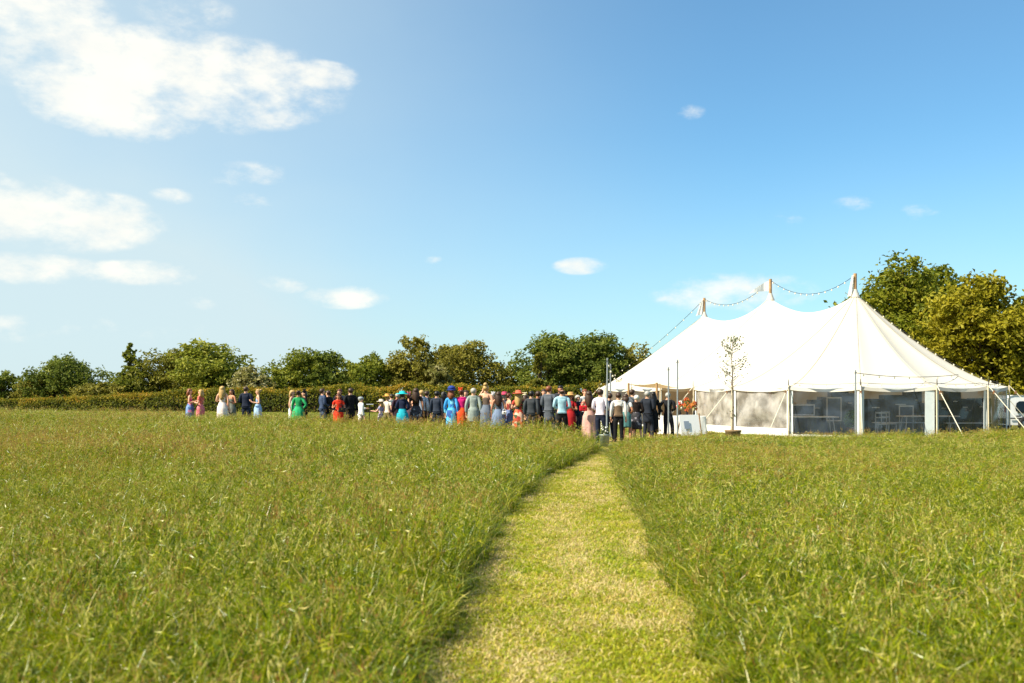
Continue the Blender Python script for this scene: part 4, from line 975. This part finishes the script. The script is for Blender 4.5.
def person(spec):
    pxx, ytop, Y, rot, sx, skin, top, bottom, hair, hat, pose, label = spec[:12]
    ra, la, leg = pose; fem = sx == 'f'
    extra = {'brim': .08, 'tall': .16, 'fasc': .12, 'up': .07}.get(hat[0] if hat else '', 0)
    H = pz(ytop, Y); k = H/(1.755+extra)
    t = empty('person', (px(pxx, Y), Y, 0), R(rot), label, 'person', 'wedding guests'); t.scale = (k*1.06, k*1.06, k)
    b = link('body', body_mesh(ra, la, leg, fem).copy(), None, t, True)
    for m in (SKIN[skin], EYE, LIP): b.data.materials.append(m)
    tk, tm = top
    if tk:
        link({'jacket': 'jacket', 'coat': 'coat', 'shirt': 'shirt', 'vest': 'waistcoat', 'bodice': 'bodice', 'tee': 'blouse'}[tk], torso_mesh(tk, ra, la, fem).copy(), tm, t, True)
        if tk == 'vest': link('shirt', torso_mesh('shirt', ra, la, fem).copy(), mat('white_shirt', '#d9d6d2', .7, .08), t, True)
        if tk == 'jacket':
            c = MB(); c.lathe([(.066, 1.44), (.062, 1.475), (.056, 1.485)], 14, sy=.95); c.build('collar', mat('white_shirt', '#d9d6d2', .7, .08), t, True)
            c = MB(); c.add([(-.05, -.118, 1.43), (.05, -.118, 1.43), (0, -.135, 1.17), (0, -.10, 1.45)], [(0, 2, 1)]); c.build('shirt_front', mat('white_shirt', '#d9d6d2', .7, .08), t)
    bk, bm_, hem = bottom
    if bk == 'trousers': link('trousers', trouser_mesh(leg).copy(), bm_, t, True)
    elif bk in ('skirt', 'full', 'slim'):
        wf = {'skirt': .25, 'full': .34, 'slim': .20}[bk]; w0 = .128; c = MB(); rr = random.Random(pxx); pr = []
        for i in range(11):
            u = i/10; z = 1.10+(hem-1.10)*u; hip = w0+(.185-w0)*min(1, u/(.2/(1.10-hem)))**.8
            pr.append((max(hip, .185+(wf-.185)*u) if u > .15 else hip, z))
        pr.append((pr[-1][0]*.94, hem+.01))
        c.lathe(pr, 36, fold=.10 if bk != 'slim' else .05, nf=rr.choice((7, 8, 9, 11)), sy=.78, ph=rr.random()*6); c.build('skirt', bm_, t, True)
    for (kn, an), sg in zip(LEGS[leg], (1, -1)):
        c = MB(); z0 = max(0, an[2]-.09)
        c.lathe([(.034, 0), (.040, .02), (.038, .06), (.030, .085)], 10, (an[0], an[1]+.01, z0), capb=True); c.ball((an[0]+sg*.012, an[1]-.085, z0+.03), (.042, .10, .030), 8); c.build('shoe', spec[12] if len(spec) > 12 else mat('black_shoe', '#16130f', .35, .1), t, True)
    # hair
    hm, hl = hair
    if hm:
        c = MB(); n = 16; vs = []; h = 10
        for i in range(h+1):
            a = math.pi*i/h*.98
            for q in range(n):
                ph = 2*math.pi*q/n; x = math.sin(a)*math.cos(ph); y = math.sin(a)*math.sin(ph); z = math.cos(a)
                lowf = 1.0
                zz = 1.655+z*.105
                front = y < -.15
                if front and zz < 1.685: zz = 1.685+.01*(z+.4); lowf = .96
                if hl == 'bald' and zz > 1.672: zz = 1.672; lowf = .9
                if not front and zz < 1.56 and hl in ('short',): zz = 1.56+.3*(zz-1.56)
                j = 1+.05*mnoise.noise(Vector((x*3, y*3, z*3+pxx)))
                vs.append((x*.099*lowf*j, (y*.112*lowf+.012)*j, zz))
        c.add(vs, [(i*n+q, (i+1)*n+q, (i+1)*n+(q+1) % n, i*n+(q+1) % n) for i in range(h) for q in range(n)])
        if hl in ('long', 'mid'):
            L0 = 1.22 if hl == 'long' else 1.42; rows = 8; vs = []; wv = 9
            for i in range(rows+1):
                u = i/rows; z = 1.70+(L0-1.70)*u; wd = (.098+.045*math.sin(math.pi*min(1, u*1.1)))*(1-.12*u**3); yb = .085+.05*math.sin(u*2.2)
                for q in range(wv):
                    a = -1.15+2.3*q/(wv-1); vs.append((wd*math.sin(a)*1.05+.006*math.sin(9*u+q), yb*math.cos(a)*1.15-.01, z+.02*math.sin(q*2.1)*u))
                for q in range(wv):
                    a = 1.15-2.3*q/(wv-1); vs.append((wd*math.sin(a)*.85, yb*math.cos(a)*.55-.01, z))
            m = 2*wv; c.add(vs, [(i*m+q, i*m+(q+1) % m, (i+1)*m+(q+1) % m, (i+1)*m+q) for i in range(rows) for q in range(m)]+[tuple(rows*m+q for q in range(m))])
        if hl == 'bun': c.ball((0, .11, 1.70), .055, 10)
        if hl == 'tall': c.ball((0, .06, 1.77), (.07, .075, .07), 10)
        c.build('hair', hm, t, True)
    if hat:
        hk, hmt = hat; c = MB()
        if hk == 'brim': c.lathe([(.20, 1.70), (.215, 1.715), (.20, 1.725), (.112, 1.725), (.108, 1.80), (.085, 1.83), (.01, 1.835)], 24, (0, .01, 0), sy=1.08)
        elif hk == 'wide': c.lathe([(.235, 1.69), (.25, 1.70), (.24, 1.715), (.12, 1.735), (.115, 1.79), (.07, 1.82), (.01, 1.822)], 24, (0, .02, 0), sy=1.05)
        elif hk == 'cap': c.lathe([(.112, 1.66), (.116, 1.70), (.09, 1.755), (.01, 1.772)], 18, (0, .008, 0), sy=1.1)
        elif hk == 'tall': c.ball((0, .0, 1.82), (.135, .135, .095), 12); c.lathe([(.17, 1.74), (.18, 1.75), (.12, 1.77)], 20)
        else:
            c.lathe([(.09, 1.73), (.10, 1.745), (.05, 1.765), (.005, 1.77)], 16, (.03, .0, 0))
            for q in range(6):
                a = q*.9; c.tube([(.03, 0, 1.75), (.03+.05*math.cos(a), .05*math.sin(a), 1.80), (.03+.09*math.cos(a), .08*math.sin(a), 1.85)], [.018, .022, .004], 5)
        c.build('hat', hmt, t, True)
    return t
def cl(n, c, c2=None, sc=7): return mat('cloth_'+n, c, .8, .28, sc, col2=c2, bump=.35, spec=.2)
NAVYC = cl('navy', '#1d2438'); BLACK = cl('black', '#17171a'); CHARC = cl('charcoal', '#33363d'); GREYS = cl('grey', '#585d66'); BLUEG = cl('bluegrey', '#3e4c68')
H_BLACK = mat('hair_black', '#15110f', .5, .2, 30); H_BROWN = mat('hair_brown', '#3d2718', .5, .3, 30); H_AUB = mat('hair_auburn', '#5c2d18', .5, .3, 30)
H_BLOND = mat('hair_blond', '#b8955a', .5, .25, 30); H_GREY = mat('hair_grey', '#a7a39b', .5, .2, 30); H_GING = mat('hair_ginger', '#7d4526', .5, .3, 30); H_WHITE = mat('hair_white', '#d8d4ca', .5, .1, 30)
NUDE = mat('nude_shoe', '#b48a70', .5, .1)
D = ('down', 'down', 'stand'); HO = ('hold', 'down', 'weight'); H2 = ('hold', 'hold', 'stand'); CLP = ('clasp', 'clasp', 'weight'); BKP = ('back', 'back', 'weight'); UP = ('up', 'hold', 'stand'); HIP = ('down', 'hip', 'weight'); STEP = ('out', 'down', 'step')
TR = 'trousers'
B_, F_, L_, R_ = 180, 0, -90, 90      # facing away, towards the camera, left, right (seen from the camera)
P = [
 (190, 388.5, 46, 100, 'f', 'fair', ('bodice', cl('magenta', '#d8468f')), ('skirt', floral('skirt_blue_pink', '#46689c', ['#6a86b4', '#c87aa2', '#385a8e'], 9), .35), (H_GING, 'mid'), None, H2, 'red haired woman in magenta top and blue patterned skirt, far left of the guests'),
 (200.5, 389.5, 46, -100, 'f', 'fair', ('tee', cl('coral', '#d96f63')), ('skirt', cl('coralpink', '#d98488', '#c4606a'), .3), (H_BLOND, 'mid'), None, H2, 'blond woman in coral pink dress facing the red haired woman'),
 (222.5, 386, 45, 175, 'f', 'fair', ('bodice', cl('blush', '#e3cfc6')), ('skirt', cl('ivory', '#ece2dc', '#dfc9c4'), .12), (H_BLOND, 'long'), None, ('hold', 'down', 'stand'), 'woman with very long blond hair in pale ivory dress'),
 (231.5, 389, 45.5, -30, 'f', 'tan', ('bodice', cl('sage', '#6a7168')), ('skirt', cl('sagedk', '#5d665f', '#7b7a70'), .25), (H_BROWN, 'mid'), None, HO, 'brown haired woman in grey green dress beside the ivory dress'),
 (246, 386.5, 45, 172, 'm', 'fair', ('jacket', NAVYC), (TR, NAVYC, 0), (H_BROWN, 'short'), None, CLP, 'man in dark navy suit standing alone between two women at left'),
 (258, 389, 45, -70, 'f', 'fair', ('bodice', cl('skyblue', '#8fb0d6')), ('skirt', cl('skyblue2', '#7fa3cf', '#a9c2de'), .2), (H_BLOND, 'bun'), None, ('hold', 'hold', 'weight'), 'blond woman in light blue dress raising a glass, right of the lone navy suit'),
 (292.5, 390, 42.5, 80, 'f', 'fair', ('bodice', cl('white', '#e9e6e2')), ('slim', cl('whiteblue', '#dfe6ea', '#c5d5de'), .25), (H_BLOND, 'mid'), None, HO, 'blond woman in white dress half behind the bright green dress'),
 (298.5, 390.5, 41.5, 178, 'f', 'tan', ('shirt', cl('emerald', '#2a9a5c')), ('full', cl('emerald2', '#2fa56c', '#1f8a56'), .35), (H_BROWN, 'bun'), None, HIP, 'woman in bright emerald green dress with her back turned'),
 (304, 388, 43, -60, 'f', 'fair', ('shirt', BLACK), ('slim', BLACK, .3), (H_BLACK, 'mid'), ('fasc', BLACK), HO, 'dark dressed woman with black feathered headpiece behind the green dress'),
 (322.5, 388.5, 41.5, 120, 'm', 'fair', ('jacket', BLUEG), (TR, cl('slate', '#4a5468'), 0), (H_BROWN, 'short'), None, CLP, 'man in blue grey suit with clasped hands, right of the green dress'),
 (328, 390.5, 42.5, -120, 'm', 'fair', ('jacket', BLACK), (TR, BLACK, 0), (H_BROWN, 'short'), None, D, 'man in black suit close behind the blue grey suit'),
 (338.5, 393.5, 40, 10, 'f', 'tan', ('tee', cl('vermilion', '#e0381f')), ('skirt', cl('vermilion2', '#e64222', '#d02f1a'), .25), (H_AUB, 'mid'), None, ('clasp', 'hold', 'stand'), 'woman in vermilion dress carrying a dark handbag'),
 (339.5, 389, 42, -20, 'm', 'fair', ('jacket', NAVYC), (TR, NAVYC, 0), (H_AUB, 'short'), None, D, 'auburn haired man in navy suit directly behind the vermilion dress'),
 (350.5, 388, 40.5, -150, 'm', 'fair', ('coat', BLACK), (TR, BLACK, 0), (H_BROWN, 'short'), None, HO, 'tall man in long black coat right of the vermilion dress'),
 (361, 397, 39.5, 120, 'm', 'fair', ('coat', cl('whitetunic', '#e3e2de')), (TR, cl('stone', '#9a8d78'), 0), (H_GREY, 'short'), ('cap', cl('capgrey', '#9aa0a3')), STEP, 'small person in white tunic and grey cap reaching towards the thin stand'),
 (381, 399, 40, -110, 'f', 'fair', ('tee', floral('lavender_print', '#8f87a8', ['#a49bbd', '#6b638c', '#d8d2dc'], 12), ), ('slim', floral('lavender_print2', '#7d769b', ['#a49bbd', '#59527a', '#d8d2dc'], 12), .5), (H_BLOND, 'mid'), ('brim', cl('palehat', '#d9cbb8')), ('out', 'hold', 'step'), 'child in lavender patterned dress and pale sun hat stepping left'),
 (387.5, 393.5, 41, 150, 'f', 'fair', ('tee', cl('cream', '#e6dccb')), (TR, cl('khaki', '#7c6f4d'), 0), (H_BLOND, 'short'), ('brim', cl('straw', '#cf9a4c')), HO, 'woman in cream top and khaki trousers wearing a straw hat'),
 (391.5, 394, 43, -140, 'm', 'fair', ('vest', CHARC), (TR, CHARC, 0), (H_BLACK, 'short'), None, HO, 'man in charcoal waistcoat behind the straw hat'),
 (397.5, 393, 41, -150, 'f', 'tan', ('shirt', cl('plum', '#3c2630')), ('slim', cl('plum2', '#35232b'), .3), (H_GREY, 'short'), None, D, 'grey haired woman in dark plum clothes left of the turquoise skirt'),
 (402.5, 392.5, 38.5, 170, 'f', 'fair', ('jacket', cl('inknavy', '#1a2340')), ('full', cl('turquoise', '#1fa5b5', '#178fa3'), .15), (H_BROWN, 'short'), ('wide', cl('tealhat', '#1fb7bd')), CLP, 'woman in turquoise skirt, navy jacket and wide teal hat'),
 (409.5, 391, 39.5, 140, 'f', 'fair', ('bodice', cl('dusk', '#5b4650')), ('slim', cl('dusk2', '#4f3f4a'), .3), (H_AUB, 'bun'), ('fasc', cl('rosehat', '#b5607a')), ('hold', 'hold', 'stand'), 'bare armed woman with rose headpiece between teal hat and long dark hair'),
 (416, 388, 38.8, 178, 'f', 'tan', ('tee', cl('blackbrown', '#2c211e')), ('skirt', floral('dark_speckle', '#2a2a33', ['#3b3d49', '#8d8f98', '#1d1d25'], 16, .55), .2), (H_BROWN, 'long'), None, ('hold', 'down', 'stand'), 'woman with long dark hair in black and grey speckled skirt'),
 (421.5, 390, 40.5, -160, 'm', 'fair', ('shirt', cl('paleblueshirt', '#b9c3d2')), (TR, BLACK, 0), (H_BLOND, 'short'), None, HO, 'fair haired man in pale shirt and dark trousers behind the long dark hair'),
 (427, 391, 41, 150, 'm', 'fair', ('jacket', BLACK), (TR, BLACK, 0), (H_BROWN, 'short'), None, HO, 'man in black suit standing at the gap before the charcoal suit'),
 (437, 391, 38.5, 165, 'm', 'fair', ('jacket', cl('inkgrey', '#2f3747')), (TR, cl('inkgrey2', '#252a36'), 0), (H_BLACK, 'short'), None, D, 'man in charcoal blue suit seen from behind, left of the cyan dress'),
 (443.5, 391.5, 39.5, -150, 'f', 'tan', ('tee', cl('mauve', '#6f4a58')), ('slim', cl('mauvedk', '#31252d'), .5), (H_BLACK, 'mid'), None, HO, 'dark haired woman in mauve top between charcoal suit and cyan dress'),
 (451.5, 385.5, 37.5, 160, 'f', 'fair', ('shirt', floral('cyan_print', '#2f8fcf', ['#49a7de', '#7cc8e8', '#2466b8'], 8)), ('slim', floral('cyan_print2', '#2fa0d4', ['#54b5e2', '#9ad6ea', '#1d4f96'], 8), .15), (H_GING, 'mid'), ('tall', cl('royalhat', '#27408f')), D, 'woman in cyan blue patterned dress with tall royal blue hat'),
 (461.5, 386.5, 37.5, 178, 'f', 'fair', ('jacket', cl('hotpink', '#e0257f')), ('slim', cl('orange', '#ef5a2a', '#dd4420'), .3), (H_AUB, 'bun'), ('fasc', cl('orangehat', '#e2542c')), CLP, 'woman in hot pink jacket and orange skirt with orange feathered headpiece'),
 (466, 390, 40.5, 0, 'm', 'fair', ('jacket', BLUEG), (TR, BLUEG, 0), (H_BROWN, 'short'), None, D, 'man facing forward behind the hot pink jacket and pale grey coat'),
 (473.5, 388, 37.2, 178, 'f', 'fair', ('coat', cl('greygreen', '#98a29c')), ('slim', cl('greygreen2', '#8e9993'), .55), (H_GREY, 'short'), None, D, 'grey haired woman in pale grey green coat dress'),
 (486, 385, 37.2, 165, 'f', 'fair', ('bodice', cl('taupe', '#6b5b50')), ('skirt', cl('slateblue', '#6e7684', '#5d6878'), .12), (H_BLOND, 'tall'), None, UP, 'tall woman with piled blond hair in slate coloured gown, one arm raised'),
 (492.5, 391, 39.5, 20, 'f', 'fair', ('bodice', cl('palegreen', '#a9bfae')), ('slim', cl('palegreen2', '#a0b8a8'), .2), (H_GREY, 'mid'), ('fasc', cl('whitehat', '#d9d4d6')), HO, 'woman in pale green dress between the slate gown and dusty blue gown'),
 (498.5, 391.5, 36.8, 178, 'f', 'tan', ('bodice', cl('dustytop', '#4d5560')), ('full', cl('dustyblue', '#74839c', '#63738f'), .1), (H_BROWN, 'long'), None, D, 'long brown haired woman in full dusty blue gown'),
 (504.5, 391.5, 39, 175, 'f', 'fair', ('shirt', cl('slate2', '#566074')), ('slim', cl('slate2', '#566074'), .3), (H_GREY, 'short'), ('brim', cl('raspberry', '#bf3f62')), D, 'woman with raspberry pink hat behind the dusty blue gown'),
 (509, 393, 37.2, 110, 'f', 'fair', ('bodice', cl('brick', '#8d3b36')), ('skirt', cl('periwinkle', '#6d7da2', '#5b6b93'), .15), (H_AUB, 'bun'), None, ('hold', 'hold', 'stand'), 'bare armed woman in red bodice and periwinkle skirt facing right'),
 (518.5, 390, 36.5, 172, 'f', 'fair', ('tee', floral('floral_black', '#2b2a2a', ['#c5452e', '#d9b59a', '#4f6a3c', '#a82f28'], 10, .35)), ('skirt', floral('floral_orange', '#c5452e', ['#e0673c', '#dcb8a0', '#3d4a2c', '#b8382c'], 9, .35), .12), (H_BLOND, 'long'), ('brim', cl('coralhat', '#dc6a52')), HO, 'woman in orange and black floral dress with coral hat'),
 (525.5, 391.5, 38.5, -170, 'f', 'tan', ('shirt', cl('darkgreen', '#2d3a34')), ('slim', cl('darkgreen', '#2d3a34'), .3), (H_BROWN, 'mid'), ('fasc', cl('creamhat', '#e2d6b2')), D, 'dark dressed woman with cream headpiece behind the floral dress'),
 (531.5, 391, 36, 165, 'm', 'fair', ('jacket', cl('darkgrey', '#3d4146')), (TR, cl('darkgrey2', '#34373c'), 0), (H_BLACK, 'short'), None, D, 'man in dark grey suit seen from behind, right of the floral dress'),
 (538, 391, 36.6, -175, 'm', 'tan', ('jacket', BLACK), (TR, BLACK, 0), (H_BROWN, 'short'), None, HO, 'man in black suit squeezed between two grey suits'),
 (544, 389, 38.5, 10, 'm', 'fair', ('jacket', NAVYC), (TR, NAVYC, 0), (H_BROWN, 'short'), None, D, 'brown haired man just visible over the shoulder of the tall grey suit'),
 (549, 385.8, 35.3, 150, 'm', 'fair', ('coat', GREYS), (TR, cl('greydk', '#494d55'), 0), (H_GING, 'short'), None, CLP, 'tall ginger haired man in long grey tailcoat'),
 (560.5, 385.5, 38, 0, 'm', 'tan', ('jacket', CHARC), (TR, CHARC, 0), (H_BLACK, 'short'), None, D, 'dark haired man rising behind the light blue shirt'),
 (562, 388.3, 34.6, 178, 'm', 'fair', ('shirt', cl('lightblue', '#a3cbd9')), (TR, BLACK, 0), (H_BROWN, 'bald'), None, CLP, 'balding man in light blue shirt and black trousers'),
 (570.5, 391.8, 36, -20, 'f', 'tan', ('tee', cl('crimson', '#a81f24')), ('slim', cl('crimson', '#a81f24'), .2), (H_AUB, 'mid'), ('brim', cl('strawhat2', '#c79a5e')), HO, 'woman in slim crimson dress and small straw hat'),
 (578, 395, 36.3, 60, 'm', 'fair', ('jacket', NAVYC), (TR, NAVYC, 0), (H_GREY, 'short'), None, ('out', 'down', 'stand'), 'shorter man in navy suit between crimson dress and blush gown'),
 (585, 389, 37.5, 30, 'm', 'fair', ('shirt', cl('paleshirt', '#cfd0d2')), (TR, CHARC, 0), (H_GING, 'short'), None, HO, 'ginger haired man behind the blush pink gown'),
 (589, 391, 33.6, 172, 'f', 'fair', ('tee', cl('blushgold', '#cfa38a')), ('skirt', cl('blushpink', '#cda295', '#bd8f86'), .06), (H_BROWN, 'long'), None, ('clasp', 'hip', 'stand'), 'woman in long blush pink gown with a red clutch at her elbow'),
 (600.5, 389, 32.8, 150, 'm', 'fair', ('shirt', cl('lilacshirt', '#d8cfdc')), (TR, NAVYC, 0), (H_BROWN, 'short'), None, CLP, 'man in lilac white shirt and navy trousers left of the grey pole'),
 (609.5, 393, 34.4, -160, 'm', 'fair', ('jacket', NAVYC), (TR, NAVYC, 0), (H_BROWN, 'short'), None, HO, 'man in navy suit partly behind the grey pole'),
 (618.5, 392.5, 33.6, 178, 'm', 'fair', ('vest', cl('brownvest', '#75614c')), (TR, BLACK, 0), (H_BROWN, 'short'), None, D, 'man in brown waistcoat and white sleeves standing on the matting'),
 (626, 394, 34.4, 150, 'f', 'tan', ('tee', cl('whiteblouse', '#d6d3cf')), ('slim', cl('tealskirt', '#4d7a7a'), .52), (H_BROWN, 'mid'), None, CLP, 'woman in white blouse and teal skirt with bare legs', NUDE),
 (632.5, 389.3, 36.5, 120, 'm', 'fair', ('jacket', cl('midgrey', '#50565f')), (TR, BLACK, 0), (H_BROWN, 'short'), None, D, 'tall man in grey jacket behind the white haired guest'),
 (636.5, 395, 34.9, 178, 'f', 'fair', ('jacket', cl('blackbrown2', '#241a18')), ('slim', floral('dark_print', '#26242b', ['#3c3a46', '#8a8690', '#1b1a20'], 14), .45), (H_WHITE, 'short'), None, CLP, 'white haired woman in black jacket and patterned skirt', NUDE),
 (647.5, 391, 35.6, 150, 'm', 'fair', ('coat', cl('ink', '#262b36')), (TR, cl('ink', '#262b36'), 0), (H_GREY, 'short'), None, CLP, 'grey haired man in long ink blue coat under the raised flap'),
 (653, 391.5, 36, -170, 'f', 'tan', ('jacket', BLACK), ('slim', BLACK, .25), (H_BLACK, 'long'), None, D, 'black haired woman in black right of the grey haired man'),
 (668, 392.5, 36.2, 160, 'm', 'fair', ('shirt', cl('blackshirt', '#202024')), (TR, cl('blackjeans', '#1d1f26'), 0), (H_GREY, 'short'), None, ('hip', 'clasp', 'weight'), 'person all in black standing behind the shorter grey pole'),
]
for sp_ in P: person(sp_)
def handbag(pxx, Y, z, c, label, w=.26):
    t = empty('handbag', (px(pxx, Y), Y, z), 0, label, 'handbag'); b = MB(); b.box((0, 0, 0), (w, .09, w*.7), bev=.03); b.build('body', c, t)
    b = MB(); b.tube([(-w*.35, 0, w*.33), (-w*.25, 0, w*.7), (0, 0, w*.85), (w*.25, 0, w*.7), (w*.35, 0, w*.33)], .012, 6); b.build('handle', c, t)
    b = MB(); b.box((0, -.05, w*.12), (.04, .015, .03)); b.build('clasp', mat('brass', '#b08d4a', .3, .1, 6, .8), t)
handbag(342, 39.6, 1.0, BLACK, 'dark handbag held against the vermilion dress', .26)
handbag(583.3, 33.3, 1.17, cl('redbag', '#c81f2c'), 'red clutch bag tucked at the elbow of the blush gown')
handbag(504.3, 36.4, .95, cl('whitebag', '#e8e6e6'), 'small white bag hanging beside the dusty blue gown', .17)
